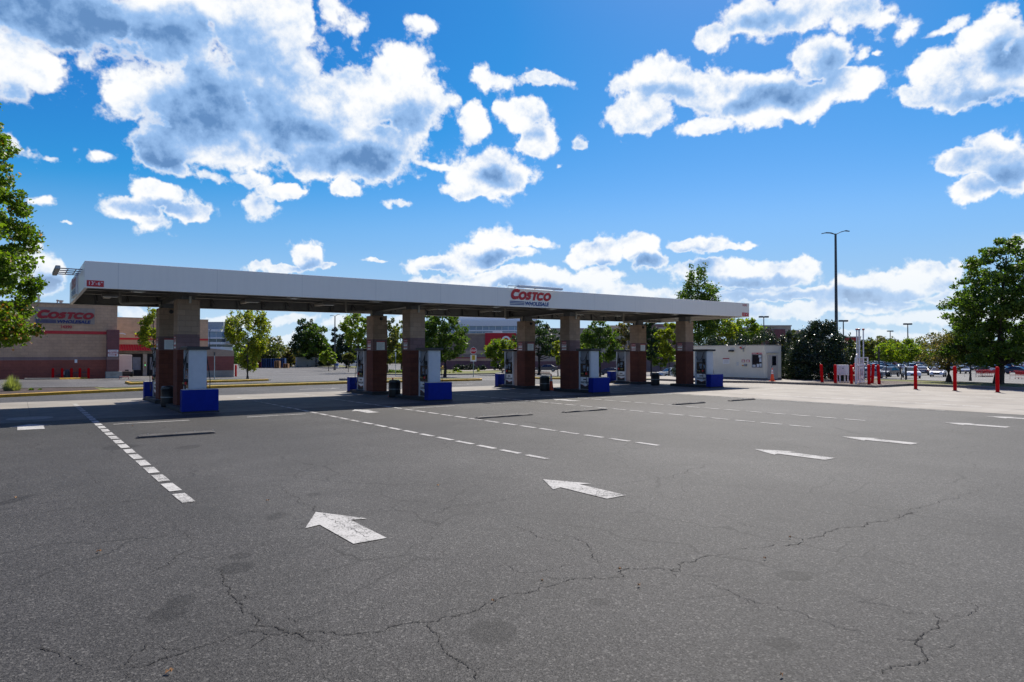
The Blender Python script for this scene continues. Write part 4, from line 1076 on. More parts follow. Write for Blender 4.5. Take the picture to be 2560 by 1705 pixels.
# ---- warehouse on the left
WY = 73.5
wh = empty('warehouse_building', (0, WY, 0), 0, 'big tan and brick warehouse with red and blue wordmark at the left', 'warehouse')
xr = Xat(293, WY)
zt = ZA(765, xr, WY); dmid = depth((Xat(180, WY), WY))
zr = Z(900, dmid); zm = Z(892, dmid)
WM = band_block_mat('warehouse_block', [(zr, BRICKR), (zm, MAUVE), (99, TAN)], bw=.6, bh=.27, mortar=.016, var=.10, mort_dark=.75)
def part(name, m, parent, *boxes, **kw):
    q = MB()
    for b_ in boxes: q.box(*b_)
    return q.build(name, m, parent, loc=None, **kw)
def rel(parent, o):      # children keep world coordinates
    o.matrix_parent_inverse = parent.matrix_world.inverted(); return o
def wpart(root, name, m, *boxes, **kw):
    q = MB(); L = root.location
    for b_ in boxes: q.box(b_[0]-L.x, b_[1]-L.x, b_[2]-L.y, b_[3]-L.y, b_[4]-L.z, b_[5]-L.z)
    return q.build(name, m, root, **kw)
wpart(wh, 'wall', WM, (-42, xr, WY, WY+70, -2, zt), bevel=.02)
wpart(wh, 'parapet', mat('coping', (.36,.30,.25), .6), (-42.05, xr+.05, WY-.05, WY+.25, zt, zt+.09))
sx0, sx1 = Xat(84, WY), Xat(236, WY)
wpart(wh, 'sign_panel', mat('sign_panel_tan', (.33,.265,.215), .8), (sx0, sx1, WY-.04, WY-.004, ZA(811.5, sx1, WY), ZA(772, sx1, WY)))
wpart(wh, 'red_stripe', REDS, (-42, Xat(266, WY)-.01, WY-.035, WY-.004, Z(835, dmid), Z(827.5, dmid)))
px0, px1 = Xat(266, WY), Xat(297, WY)
wpart(wh, 'corner_pier', band_block_mat('pier_block', [(Z(899, dmid+1), (.20,.088,.075)), (Z(892, dmid+1), MAUVE), (99, (.21,.085,.08))], bw=.6, bh=.27, mortar=.016, var=.1, mort_dark=.8), (px0, px1, WY-.5, WY-.005, Z(930, dmid), ZA(825, px1, WY)), bevel=.02)
wpart(wh, 'pier_footing', mat('footing', (.33,.33,.29), .85, var=.2, scale=2), (px0-.08, px1+.25, WY-.62, WY-.008, -1.2, Z(930, dmid)))
lg = empty('wordmark', (0,0,0)); lg.parent = wh
lx0, lx1 = Xat(88.5, WY), Xat(236, WY)-.15
add_logo(lg, (lx0, -.05, ZA(809.5, (lx0+lx1)/2, WY)), (1,0,0), (0,0,1), (0,-1,0), lx1-lx0, mat('wall_sign_red', (.33,.004,.012), .5), mat('wall_sign_blue', (.003,.015,.13), .5), .05, ky_=.74)
def wtext(root, name, txt, x, y, z, size, m, n=(0,-1,0), r=(1,0,0), bold=.01, **kw):
    q = MB(); L = root.location
    add_text(q, txt, (x-L.x, y-L.y, z-L.z), r, (0,0,1), n, size, bold=bold, **kw); return q.build(name, m, root, fix=False)
wtext(wh, 'street_number', '14390', Xat(164.5, WY), WY-.03, ZA(817.5, Xat(164, WY), WY), .36, NOT_RED, bold=.015)
# receiving sign
rx0, rx1 = Xat(270, WY-.5), Xat(295.5, WY-.5); rz0, rz1 = ZA(891, rx0, WY-.5), ZA(874.5, rx0, WY-.5)
rs_ = wpart(wh, 'receiving_sign', SWHITE, (rx0, rx1, WY-.54, WY-.503, rz0, rz1))
rc = (rx0+rx1)/2; H_ = rz1-rz0; W_ = rx1-rx0
def stext(parent, txt, x, y, z, size, m=NOT_RED, b=.008, xs=1):
    q = MB(); L = wh.location; add_text(q, txt, (x-L.x, y-L.y, z-L.z), (1,0,0), (0,0,1), (0,-1,0), size, bold=b, xs=xs); q.build('lettering', m, parent, fix=False)
stext(rs_, 'Domestic', rc, WY-.55, rz0+H_*.83, .17, b=.004); stext(rs_, 'RECEIVING', rc, WY-.55, rz0+H_*.53, .20, xs=.85)
q = MB(); zc = rz0+H_*.22; q.add([(rc-W_*.42, WY-.552-WY, zc-.035), (rc+W_*.22, -.552, zc-.035), (rc+W_*.22, -.552, zc-.10), (rc+W_*.42, -.552, zc), (rc+W_*.22, -.552, zc+.10), (rc+W_*.22, -.552, zc+.035), (rc-W_*.42, -.552, zc+.035)], [(0,1,2,3,4,5,6)]); q.build('arrow', NOT_RED, rs_, fix=False)
# wall lamp, notice, roof vents
q = MB(); q.tube([(px1, -.3, ZA(834, px1, WY)), (px1+.25, -.35, ZA(833.5, px1, WY)), (px1+.5, -.4, ZA(836, px1, WY))], .05, 6); q.build('wall_lamp', SWHITE, wh)
wpart(wh, 'notice', SWHITE, (Xat(187, WY), Xat(193.5, WY), WY-.03, WY-.004, ZA(907, 5, WY), ZA(898.5, 5, WY)))
for (px, a, b2, r) in ((95, 755, 741, .17), (142, 758, 751, .10), (151, 758, 752, .22)):
    q = MB(); x = Xat(px, WY+6); q.lathe([(r*.6, zt-.4), (r*.6, Z(b2+3, dmid+5)), (r, Z(b2+3, dmid+5)), (r, Z(b2, dmid+5)), (0, Z(b2, dmid+5)+.03)], (x, 6, 0), 10); q.build('roof_vent', GREY, wh)
# dock bay set back
DY = 88.0
dx0, dx1 = xr+.01, Xat(520, DY)
dz = lambda py: Z(py, depth((Xat(330, DY), DY)))
DM = band_block_mat('dock_block', [(99, (.60, .42, .27))], bw=.6, bh=.27, mortar=.014, var=.08, mort_dark=.85)
wpart(wh, 'dock_wall', DM, (dx0, dx1, DY, DY+40, -2, dz(794.5)))
wpart(wh, 'parapet', mat('coping', (.36,.30,.25), .6), (dx0, dx1+.05, DY-.05, DY+.2, dz(794.5), dz(793.6)))
wpart(wh, 'red_stripe', REDS, (dx0, dx1, DY-.04, DY-.004, dz(849.5), dz(844.5)))
q = MB()
aw0, aw1 = dx0, Xat(420, DY); n = 26
for k in range(n):
    a = aw0+(aw1-aw0)*k/n; b2 = aw0+(aw1-aw0)*(k+1)/n-.02
    q.add([(a, -1.0, dz(875.5)), (b2, -1.0, dz(875.5)), (b2, -.01, dz(861)), (a, -.01, dz(861))], [(0,1,2,3)])
q.box(aw0, aw1, -1.02, -.98, dz(876.5), dz(875.2))
q2 = q; q2.v = [(x, y+DY-WY, z) for x, y, z in q.v]; q2.build('awning', REDS, wh)
wpart(wh, 'dock_header', mat('dock_concrete', (.36,.33,.27), .85, var=.15), (dx0, dx1, DY-.06, DY-.005, dz(884), dz(876.5)))
wtext(wh, 'red_lettering', 'RECEIVING', Xat(337, DY), DY-.05, dz(838), .62, REDS, bold=.02, align='LEFT')
DD = mat('dock_seal', (.012,.012,.013), .8, var=.3); DG = mat('dock_door', (.20,.22,.25), .6)
for (a, b2, da, db) in ((300, 357, 331, 351), (367.5, 384, 374, 383.5)):
    s_ = wpart(wh, 'dock_opening', DD, (Xat(a, DY), Xat(b2, DY), DY-.30, DY-.07, dz(941), dz(884.5)))
    d_ = wpart(wh, 'dock_door', DG, (Xat(da, DY), Xat(db, DY), DY-.34, DY-.302, dz(925), dz(893)))
wpart(wh, 'dock_pier', mat('dock_concrete', (.36,.33,.27), .85, var=.15), (Xat(357.2, DY-.4), Xat(367.3, DY-.4), DY-.62, DY-.35, dz(941), dz(884.5)))
wpart(wh, 'dock_lamp', mat('dock_lamp_green', (.15,.9,.25), .4, emit=2.0), (Xat(363.1, DY-.7), Xat(364.3, DY-.7), DY-.66, DY-.622, dz(913.4), dz(912.0)))
wpart(wh, 'dock_lamp', mat('dock_lamp_amber', (.45,.25,.03), .5), (Xat(361.5, DY-.7), Xat(364.5, DY-.7), DY-.66, DY-.622, dz(909), dz(905)), (Xat(361.5, DY-.7), Xat(364.5, DY-.7), DY-.66, DY-.622, dz(919), dz(916)))
# trailer backed into the bay
TRY = 80.0
tr = empty('box_trailer', (Xat(298, TRY), TRY, terr(Xat(310, TRY), TRY)), 0, 'white box trailer backed into the loading dock', 'trailer')
ta, tb = Xat(290, TRY), Xat(330.5, TRY); tz = lambda py: Z(py, depth((tb, TRY)))
wpart(tr, 'box', mat('trailer_white', (.55,.52,.50), .5, var=.05), (max(ta, xr+.05), tb, TRY, DY-.35, tz(929), tz(887)), bevel=.03)
wpart(tr, 'bumper', mat('trailer_dark', (.05,.05,.05), .6), (xr+.4, tb-.1, TRY+.1, DY-.4, tz(936), tz(929.5)))
wpart(tr, 'placard', mat('trailer_dark', (.05,.05,.05), .6), (Xat(313, TRY), Xat(322, TRY), TRY-.03, TRY-.004, tz(927.5), tz(924)))
for x in (Xat(334, TRY), Xat(305, TRY)):
    q = MB(); q.lathe([(.0,-.14),(.30,-.14),(.38,-.1),(.38,.1),(.30,.14),(0,.14)], (x-tr.location.x, 1.2, .38), 14, None, 'x'); q.build('wheel', BLACK, tr)
# low red hoop at the dock
q = MB(); p = G(310, 948); q.tube([(-.35,0,0),(-.35,0,.22),(.35,0,.22),(.35,0,0)], .05, 6); o = q.build('low_hoop_rail', mat('hoop_pink', (.55,.25,.2), .6), loc=p); tag(o, 'low bent guard hoop by the warehouse pier', 'guard rail')
# bollards along the warehouse
BOLR = mat('bollard_red', (.54, .0015, .004), .6, var=.08, scale=2, spec=.1)
def make_bollard(lab, loc, r=.085, h=1.1, tilt=(0,0), grp=None, foot=False):
    t = empty('bollard', loc, 0, lab, 'bollard', grp)
    q = MB(); a = tilt
    prof = [(r, -.05), (r, h-.5*r)] + [(r*math.cos(k*math.pi/8), h-.5*r+r*.75*math.sin(k*math.pi/8)) for k in range(1, 5)]
    prof[-1] = (0.0, prof[-1][1])
    q.lathe(prof, n=20); q.v = [(x+a[0]*z, y+a[1]*z, z) for x, y, z in q.v]
    q.build('post', BOLR, t, smooth=True)
    if foot:
        q = MB(); q.lathe([(r+.05, 0.0), (r+.04, .02), (r+.005, .03)], n=20); q.build('collar', mat('rust_collar', (.16,.06,.04), .8, var=.3), t)
    return t
names5 = ['left end of the row', 'just left of the dark gas meter', 'just right of the dark gas meter', 'second from the right end', 'right end of the row']
for (px, nm) in zip((133, 156, 179.5, 200.5, 222), names5):
    p = G(px, 946.5); y = WY-1.2; x = Xat(px, y)
    make_bollard('thin red bollard before the warehouse wall, ' + nm, (x, y, terr(x, y)), .10, .95, grp='red bollards along the warehouse wall')
x = Xat(168, WY-.6); q = empty('gas_meter', (x, WY-.6, terr(x, WY)), 0, 'dark gas meter cluster between the warehouse bollards', 'gas meter')
b_ = MB(); b_.lathe([(.22,0),(.24,.3),(.22,.75),(.12,.85),(0,.86)], (0,0,0), 12); b_.build('regulator', mat('meter_dark', (.06,.06,.065), .5), q)
b_ = MB(); b_.tube([(-.9,0,.3),(-.3,0,.5),(.3,0,.55),(1.6,0,.6),(1.6,0,0)], .035, 6); b_.build('pipe', mat('meter_dark', (.06,.06,.065), .5), q)
b_ = MB(); b_.tube([(-.25,-.2,.4),(-.25,-.2,.7)], .11, 8); b_.build('gauge', GREY, q)
island([(Xat(62, WY-4.2), WY-4.2), (Xat(150, WY-4), WY-4), (Xat(215, WY-2.0), WY-2.0), (Xat(222, WY-.9), WY-.9), (Xat(62, WY-.9), WY-.9)], lambda x, y: YELLOW if x > Xat(125, WY-4) else KERB, KERB, 'sidewalk', 'low kerb before the warehouse bollards', 'narrow pavement before the warehouse wall', h=.12)

# ---- screen wall of the truck court
sx0, sx1 = Xat(470, WY), Xat(585, WY)
sd = depth((sx1, WY))
SM = band_block_mat('screen_wall_block', [(Z(925.5, sd), (.34,.31,.26)), (Z(890.5, sd), (.26, .085, .07)), (99, (.42,.32,.235))], bw=.6, bh=.27, mortar=.012, var=.08, mort_dark=.8)
sw = empty('screen_wall', (sx0, WY, 0), 0, 'tan over brick screen wall with a concrete base, right of the truck court', 'wall')
b_ = MB(); za, zb_ = Z(866, depth((sx0, WY))), Z(876.5, sd)
b_.add([(0,0,-1.2),(sx1-sx0,0,-1.2),(sx1-sx0,.35,-1.2),(0,.35,-1.2),(0,0,za),(sx1-sx0,0,zb_),(sx1-sx0,.35,zb_),(0,.35,za)], [(0,3,2,1),(4,5,6,7),(0,1,5,4),(1,2,6,5),(2,3,7,6),(3,0,4,7)])
b_.build('wall', SM, sw)
p = G(589.5, 941.5); make_bollard('red post at the end of the screen wall', p, .10, 1.25)

# ---- glass office buildings far away
GLASS = mat('office_glass', (.11, .20, .32), .12, var=.25, scale=.15, spec=.8)
GLD = mat('office_glass_dark', (.03, .055, .08), .15, var=.4, scale=.2, spec=.7)
OWH = mat('office_panel', (.60, .63, .66), .5, var=.06)
OGR = mat('office_screen', (.30, .34, .37), .6, var=.08)
def office(name, lab, px0, px1, d, rows, side=None):
    u = Vector((RX, RY, 0)); f_ = Vector((FX, FY, 0)); a = PD(px0, d); b2 = PD(px1, d)
    t = empty(name, (a[0], a[1], 0), -YAW, lab, 'office building')
    w = (Vector(b2)-Vector(a)).length
    for i, (py0, py1, kind, dd) in enumerate(rows):
        z0, z1 = Z(py1, d), Z(py0, d)
        nm, m = {'g': ('window', GLASS), 'd': ('window', GLD), 'w': ('spandrel', OWH), 's': ('roof_screen', OGR), 'e': ('ledge', OWH)}[kind]
        q = MB(); q.box(0, w, dd, 8, z0+.01, z1)
        o = q.build(nm, m, t)
        if kind in 'gd':
            x = .8
            while x < w-.2: q = MB(); q.box(x-.05, x+.05, dd-.08, dd-.005, z0+.02, z1-.02); x += 2.2; q.build('mullion', OWH, o)
    return t
office('office_building', 'pale glass office block beyond the screen wall', 492, 552, 190,
       [(804, 823, 's', 1.5), (823, 829, 'w', 0), (829, 843, 'g', .6), (843, 847, 'w', 0), (847, 855, 'd', .8), (855, 861, 'w', 0), (861, 867, 'd', .8), (867, 905, 'w', .2)])
office('office_building', 'long bluish glass office block above the red-panelled store', 1120, 1345, 230,
       [(780, 801, 'w', 6), (801, 815, 'w', 0), (815, 825, 'g', .5), (825, 828.5, 'w', 0), (828.5, 905, 'g', .4)])
q_ = [o for o in bpy.data.objects if o.name.startswith('office_building') and o.get('label', '').startswith('pale glass')][0]
b_ = MB(); w = 60*190/1680
b_.box(w-.8, w+2.2, 3, 9, Z(858, 190), Z(806, 190)); b_.build('side_wing', mat('wing_panel', (.40,.44,.48), .45), q_)

# ---- red-panelled store
SD = 126.0
def along(px, d): return Vector(PD(px, d)+(0,))
def facade(name, lab, cat, px0, px1, d, py_top, bands, depth_=6, base=-2.5, rot=0.0, py_top_r=None):
    a = along(px0, d); b2 = along(px1, d); t = empty(name, (a.x, a.y, 0), -YAW+rot, lab, cat)
    w = (b2-a).length; zt_ = Z(py_top, d)
    m = band_block_mat(name+'_wall_%d' % px0, [(Z(p_, d), c_) for p_, c_ in bands], bw=1.2, bh=.4, mortar=.02, var=.06, mort_dark=.85)
    q = MB(); q.box(0, w, 0, depth_, base, zt_); q.build('wall', m, t)
    q = MB(); q.box(-.1, w+.1, -.15, .4, zt_, zt_+.25); q.build('parapet', mat('parapet_tan', (.40,.35,.29), .7), t)
    return t, w
store, w = facade('store_building', 'long tan and brick store with a red panel bearing a white ring', 'store', 1085, 1335, SD, 836,
                  [(902, (.18,.095,.10)), (896, TAN), (893.5, (.36,.06,.06)), (885, (.26,.21,.18)), (876.5, (.44,.36,.26)), (99, (.24,.19,.165))])
def sx(px): return (px-1085)/1680.0*SD
RP = band_block_mat('red_tile_panel', [(99, (.42,.022,.035))], bw=3.0, bh=1.3, mortar=.03, var=.05, mort_dark=.75)
q = MB(); q.box(sx(1213), sx(1290), -.35, -.01, Z(877, SD), Z(832.5, SD)); rp = q.build('red_panel', RP, store)
q = MB(); q.box(sx(1212.5), sx(1290.5), -.40, 0, Z(832.4, SD), Z(831.5, SD)); q.build('panel_coping', SWHITE, rp)
cxx, czz = sx(1265), Z(851, SD); q = MB(); n = 36
for (r0, r1) in ((.50, .82), (0, .24)):
    vs_ = []
    for k in range(n): a = 2*math.pi*k/n; vs_ += [(cxx+r0*math.cos(a), -.37, czz+r0*math.sin(a)), (cxx+r1*math.cos(a), -.37, czz+r1*math.sin(a))]
    q.add(vs_, [(2*k, 2*k+1, (2*k+3) % (2*n), (2*k+2) % (2*n)) for k in range(n)])
q.build('ring_emblem', SWHITE, rp, fix=False)
q = MB(); q.box(sx(1230), sx(1254), 4, 8, Z(832, SD), Z(826, SD)); q.build('roof_unit', OWH, store)
# neighbouring stores to the right, seen between the trees
st2, w2_ = facade('store_building', 'low tan store front with small red sign behind the third pair of columns', 'store', 1338, 1600, 150, 823,
                 [(903, (.19,.11,.11)), (99, (.42,.35,.27))], base=-3)
q = MB(); q.box((1515-1338)/1680*150, (1565-1338)/1680*150, -.2, -.01, Z(860, 150), Z(853, 150)); q.build('red_sign', REDS, st2)
q = MB(); q.box((1530-1338)/1680*150, (1600-1338)/1680*150, 3, 20, Z(823, 150)+.3, Z(812, 150)); q.build('upper_wall', mat('upper_tan', (.40,.34,.27), .8), st2)
st3, w3 = facade('store_building', 'brick store with cream bay behind the last pair of columns', 'store', 1602, 1720, 150, 812, [(905, (.22,.16,.15)), (99, (.27,.16,.145))], base=-3)
q = MB(); q.box((1645-1602)/1680*150, (1672-1602)/1680*150, -1.2, -.01, Z(845, 150), Z(819, 150)); q.build('cream_bay', mat('cream_bay', (.50,.42,.32), .8), st3)
st4, w4 = facade('store_building', 'tan building with a maroon panel behind the hedge', 'store', 1880, 1978, 135, 816, [(99, (.42,.35,.27))], base=-3)
q = MB(); q.box((1884-1880)/1680*135, (1962-1880)/1680*135, -.3, -.01, -1, Z(823, 135)); q.build('maroon_panel', mat('maroon', (.17,.06,.06), .8), st4)
st5, w5 = facade('store_building', 'low tan building continuing right of the maroon panel', 'store', 1979, 2060, 140, 828, [(99, (.40,.33,.25))], base=-3)
st6, w6 = facade('store_building', 'small red building far behind the vent pipes', 'store', 2110, 2152, 170, 843.5, [(99, (.40,.035,.04))], base=-3)
# pale block wall at the far side of the left lot
pa = G(741, 917.5); pb = G(797, 916.5)
lw = empty('low_block_wall', (pa.x, pa.y, pa.z), math.atan2(pb.y-pa.y, pb.x-pa.x), 'low pale block wall behind the paired trees', 'wall')
L_ = (pb-pa).length; hh = Z(893.5, depth(pa))-pa.z
b_ = MB(); b_.box(0, L_, 0, .3, -.5, hh); b_.build('wall', band_block_mat('pale_block', [(99, (.40,.38,.35))], bw=.5, bh=.3, var=.12), lw)
b_ = MB(); b_.box(-.05, L_+.05, -.05, .35, hh, hh+.08); b_.build('coping', KERB, lw)
pc = G(797, 916.5); pd_ = G(830, 916); g_ = empty('dark_gate', (pc.x, pc.y, pc.z), math.atan2(pd_.y-pc.y, pd_.x-pc.x), 'dark slatted gate right of the pale block wall', 'gate')
b_ = MB(); b_.box(0, (pd_-pc).length, 0, .1, 0, hh*.75); b_.build('panel', mat('gate_dark', (.05,.055,.06), .7), g_)

# ---- attendant booth
CREAM = mat('booth_cream', (.74, .70, .56), .75, var=.05, scale=.8, bump=.12, bscale=60)
bx0, by0 = 43.6, 28.3; bh = 2.62
booth = empty('attendant_booth', (bx0, by0, .13), 0, 'small flat-roofed cream attendant booth before the hedge', 'booth')
def bp(name, m, *boxes, **kw):
    return wpart(booth, name, m, *boxes, **kw)
bp('wall', CREAM, (bx0, bx0+2.15, by0, by0+7.2, .24, bh), bevel=.02)
bp('foundation', mat('booth_base', (.15,.13,.12), .9, var=.2, bump=.3), (bx0-.02, bx0+2.17, by0-.02, by0+7.22, .10, .238))
bp('roof_edge', mat('booth_edge', (.45,.43,.37), .6), (bx0-.03, bx0+2.18, by0-.03, by0+7.23, bh, bh+.05))
def yb_(px): 
    p = (px-1280)/1680.0; return bx0*(FY-FX*p)/(FX+FY*p)
def zbo(py, y, x=bx0): return Z(py, depth((x, y)))
y0, y1 = yb_(1904.5), yb_(1881)
win = bp('window', mat('booth_glass', (.012,.016,.022), .08, spec=.8), (bx0-.02, bx0-.004, y0, y1, zbo(918, y0), zbo(887, y0)))
bp2 = MB()
def wbox(mb, x0, x1, a, b2, z0, z1, m=None): L = booth.location; mb.box(x0-L.x, x1-L.x, a-L.y, b2-L.y, z0-L.z, z1-L.z, m)
fr = MB(); z0, z1 = zbo(918, y0), zbo(887, y0)
for (a, b2, c_, d_) in ((y0-.04, y0, z0-.04, z1+.04), (y1, y1+.04, z0-.04, z1+.04)): wbox(fr, bx0-.035, bx0-.003, a, b2, c_, d_)
for (c_, d_) in ((z0-.04, z0), (z1, z1+.04)): wbox(fr, bx0-.035, bx0-.003, y0+.001, y1-.001, c_, d_)
fr.build('window_frame', GREY, win)
pp = MB(); PAPER = mat('paper', (.55,.62,.66), .7, var=.15)
def paper(pxa, pxb, pya, pyb):
    a, b2 = sorted((yb_(pxa), yb_(pxb))); wbox(pp, bx0-.028, bx0-.0215, a, b2, zbo(pyb, y0), zbo(pya, y0))
paper(1897, 1904, 888, 894); paper(1898.5, 1904, 895.5, 905); paper(1892, 1898, 910, 917.5); paper(1899, 1904, 909, 917); paper(1881.5, 1889, 912, 917.5)
pp.build('posted_paper', PAPER, win)
a, b2 = yb_(1905.5), yb_(1879.5)
hd = bp('red_header', REDS, (bx0-.03, bx0-.004, a, b2, zbo(885.5, a), zbo(882, a)))
RV = (0,-1,0); NV = (-1,0,0)
q = MB(); L = booth.location; add_text(q, 'ATTENDANT     ON DUTY', (-.035, (a+b2)/2-L.y, zbo(883.8, a)-L.z), RV, (0,0,1), NV, .085, bold=.002); q.build('lettering', SWHITE, hd, fix=False)
a, b2 = yb_(1823.5), yb_(1807.5)
sg = bp('notice_board', SWHITE, (bx0-.02, bx0-.004, a, b2, zbo(909.5, a), zbo(896, a)))
bp('notice_header', NOT_RED, (bx0-.026, bx0-.021, a, b2, zbo(898, a), zbo(895.5, a)))
q = MB()
for k in range(4): wbox(q, bx0-.025, bx0-.021, a+.06, b2-.06, zbo(900.6+k*2.1, a)-.012, zbo(900.6+k*2.1, a)+.006)
q.build('notice_lines', NOT_GREY, sg)
for (pa_, pb2) in ((1862.5, 1854.5), (1874, 1866)):
    a, b2 = yb_(pa_), yb_(pb2); s_ = bp('small_sign', NOT_RED, (bx0-.02, bx0-.004, a, b2, zbo(905.5, a), zbo(899.3, a)))
    q = MB(); wbox(q, bx0-.026, bx0-.021, a+.04, b2-.04, zbo(901.7, a)-.03, zbo(901.7, a)+.02); wbox(q, bx0-.026, bx0-.021, a+.04, b2-.04, zbo(903.8, a)-.02, zbo(903.8, a)+.02); q.build('sign_lines', SWHITE, s_)
a = yb_(1864); bp('shutoff_box', GREY, (bx0-.13, bx0-.004, a-.12, a+.08, zbo(915.5, a), zbo(910, a)), bevel=.02)
a = yb_(1858); bp('shutoff_button', mat('button_orange', (.55,.28,.05), .5), (bx0-.10, bx0-.004, a-.07, a+.07, zbo(915, a), zbo(912, a)), bevel=.02)
a = yb_(1844); bp('switch_plate', mat('plate_cream', (.60,.60,.55), .6), (bx0-.02, bx0-.004, a-.1, a+.1, zbo(914, a), zbo(905, a)))
a = yb_(1857.5); q = MB(); wbox(q, bx0-.16, bx0-.004, a-.13, a+.13, zbo(873, a), zbo(867.5, a)); q.build('alarm_bell', GREY, booth, bevel=.02)
q = MB(); wbox(q, bx0-.22, bx0-.165, a+.0, a+.14, zbo(870.5, a), zbo(867, a)); q.build('strobe', REDS, booth)
q = MB(); wbox(q, bx0-.06, bx0-.004, a-.10, a-.03, zbo(879, a), zbo(873, a)); q.build('conduit', GREY, booth)
a = yb_(1830); q = MB(); wbox(q, bx0-.22, bx0-.004, a-.20, a+.20, zbo(879, a), zbo(875, a)); q.build('wall_light', mat('bronze', (.02,.018,.016), .5), booth, bevel=.03)
def xb(px): 
    p = (px-1280)/1680.0; return by0*(FX+FY*p)/(FY-FX*p)
def zd(py): return Z(py, depth((44.6, by0)))
dr = bp('door', mat('door_cream', (.47,.45,.40), .6, var=.04), (xb(1918), xb(1943), by0-.045, by0-.004, .165, zd(888)), bevel=.006)
bp('drip_cap', mat('booth_edge', (.45,.43,.37), .6), (xb(1916), xb(1944), by0-.12, by0-.004, zd(883), zd(881.6)))
q = MB(); L = booth.location; q.box(xb(1928.5)-L.x, xb(1938.5)-L.x, -.055, -.046, zd(913.5)-L.z, zd(890.5)-L.z); q.build('pane', mat('booth_glass', (.012,.016,.022), .08, spec=.8), dr)
q = MB(); q.box(xb(1926)-L.x, xb(1927.5)-L.x, -.11, -.046, zd(918)-L.z, zd(914)-L.z); q.build('handle', GREY, dr)

# ---- white gate cage, vent pipes, cabinet and bollards on the pebble bed
def PB(px, z=.13, py=958): return G(px, py, z)
grp = 'red bollards round the vent pipes'
for (px, py, h, til, lab) in ((2055.5, 955.5, 1.18, (-.055,0), 'leaning red bollard at the left end of the vent pipe group'), (2088.5, 957.8, 1.18, (0,0), 'upright red bollard just left of the white cabinet'),
                    (2128.6, 959.8, 1.18, (.0,0), 'red bollard between the white cabinet and the white gate'), (2136.5, 953.5, 1.22, (.02,0), 'red bollard behind the left edge of the white gate'),
                    (2172.6, 961.5, 1.22, (-.005,0), 'red bollard touching the right edge of the white gate'), (2180.5, 958.5, 1.22, (.075,.0), 'red bollard leaning right behind the gate side bollard'),
                    (2198, 960.3, 1.20, (-.05,0), 'leaning red bollard at the right end of the vent pipe group'), (2071.5, 946, .9, (-.05,0), 'short dark red bollard back in the hedge shade')):
    p = PB(px, .12, py)
    t = make_bollard(lab, p, .092, h, (til[0]*RX, til[0]*RY), grp)
for (px, py, lab) in ((2289, 973.3, 'tall red bollard on the open slab, left of three'), (2387.5, 977.2, 'tall red bollard on the open slab, middle of three'), (2494, 981, 'tall red bollard on the open slab, right of three')):
    p = G(px, py, .006); make_bollard(lab, p, .088, 1.33, (0,0), 'tall bollards on the open slab', True)
GW = mat('gate_white', (.66,.66,.69), .5, var=.06)
ga = PB(2139, .12, 960.5); gb = PB(2170, .12, 956.5)
gate = empty('white_barred_gate', ga, math.atan2(gb.y-ga.y, gb.x-ga.x), 'white barred gate frame standing before the vent pipes', 'gate')
W = (gb-ga).length; Hg = Z(893.5, depth(ga))-.12
q = MB(); q.box(0, .10, -.04, .04, 0, Hg-.02); q.build('gate_post', GW, gate)
q = MB(); q.box(W-.05, W, -.04, .04, 0, Hg); q.build('gate_post', GW, gate)
q = MB(); q.box(.101, W-.051, -.03, .03, Hg-.06, Hg); q.box(.101, W*.74, -.025, .025, Hg-.55, Hg-.50); q.box(.101, W-.051, -.025, .025, .06, .11); q.box(W*.66, W-.051, -.025, .025, Hg-.30, Hg-.26); q.build('gate_rail', GW, gate)
for k in range(6): q = MB(); x = .16+k*(W*.62)/6; q.box(x, x+.038, -.02, .02, .111, Hg-.061); q.build('gate_bar', GW, gate)
q = MB(); q.tube([(.2,0,Hg+.0),(.22,0,Hg+.14),(.4,0,Hg+.2),(.55,0,Hg+.14),(.58,0,Hg)], .03, 6); q.build('arched_top', GW, gate)
for i, (px, pt, lab) in enumerate(((2143, 821, 'left white vent pipe with red cap'), (2149, 821, 'middle white vent pipe, thickest of three'), (2159.4, 821, 'right white vent pipe'))):
    p = PB(px, .12, 957); ht = Z(pt, depth(p))-.12
    t = empty('vent_pipe', p, 0, lab, 'vent pipe', 'vent pipes of the fuel tanks')
    q = MB(); q.tube([(0,0,0),(0,0,ht-.12)], .040 if i != 1 else .055, 10); q.build('pipe', mat('vent_white', (.60,.62,.66), .45, .2), t, smooth=True)
    q = MB(); q.lathe([(.055,ht-.12),(.08,ht-.10),(.08,ht-.02),(.03,ht),(0,ht)], n=12); q.build('cap', mat('vent_red', (.35,.08,.07), .6) if i != 1 else GREY, t)
ca = PB(2099, .12, 956)
cabt = empty('white_cabinet', ca, -YAW+rad(6), 'white metal cabinet on legs between the red bollards', 'cabinet')
dC = depth(ca); cw = 30*dC/1680; z0, z1 = Z(938, dC)-.12, Z(912.3, dC)-.12
cw *= .84
q = MB(); q.box(0, cw, 0, .45, z0, z1); q.build('body', mat('cabinet_white', (.62,.64,.68), .5, var=.04), cabt, bevel=.01)
q = MB(); q.box(.02, cw*.66, -.012, -.002, z0+.02, z1-.02); d_ = q.build('door', mat('cabinet_door', (.56,.58,.63), .5, var=.04), cabt)
q = MB(); q.box(cw*.27, cw*.42, -.03, -.013, z1-.24, z1-.20); q.build('handle', BLACK, d_)
for (x, y) in ((.02,.02), (cw-.09,.02), (.02,.37), (cw-.09,.37)): q = MB(); q.box(x, x+.07, y, y+.06, 0, z0-.001); q.build('leg', GW, cabt)
q = MB(); pv = PB(2133, .12, 955); q.tube([(0,0,0),(0,0,.45),(.35,0,.45),(.35,0,.75),(.1,0,.75),(0,0,.95)], .045, 8); o = q.build('valve_pipework', mat('valve_cream', (.62,.55,.42), .5), loc=pv, smooth=True); tag(o, 'cream bent pipework behind the white gate', 'pipework')
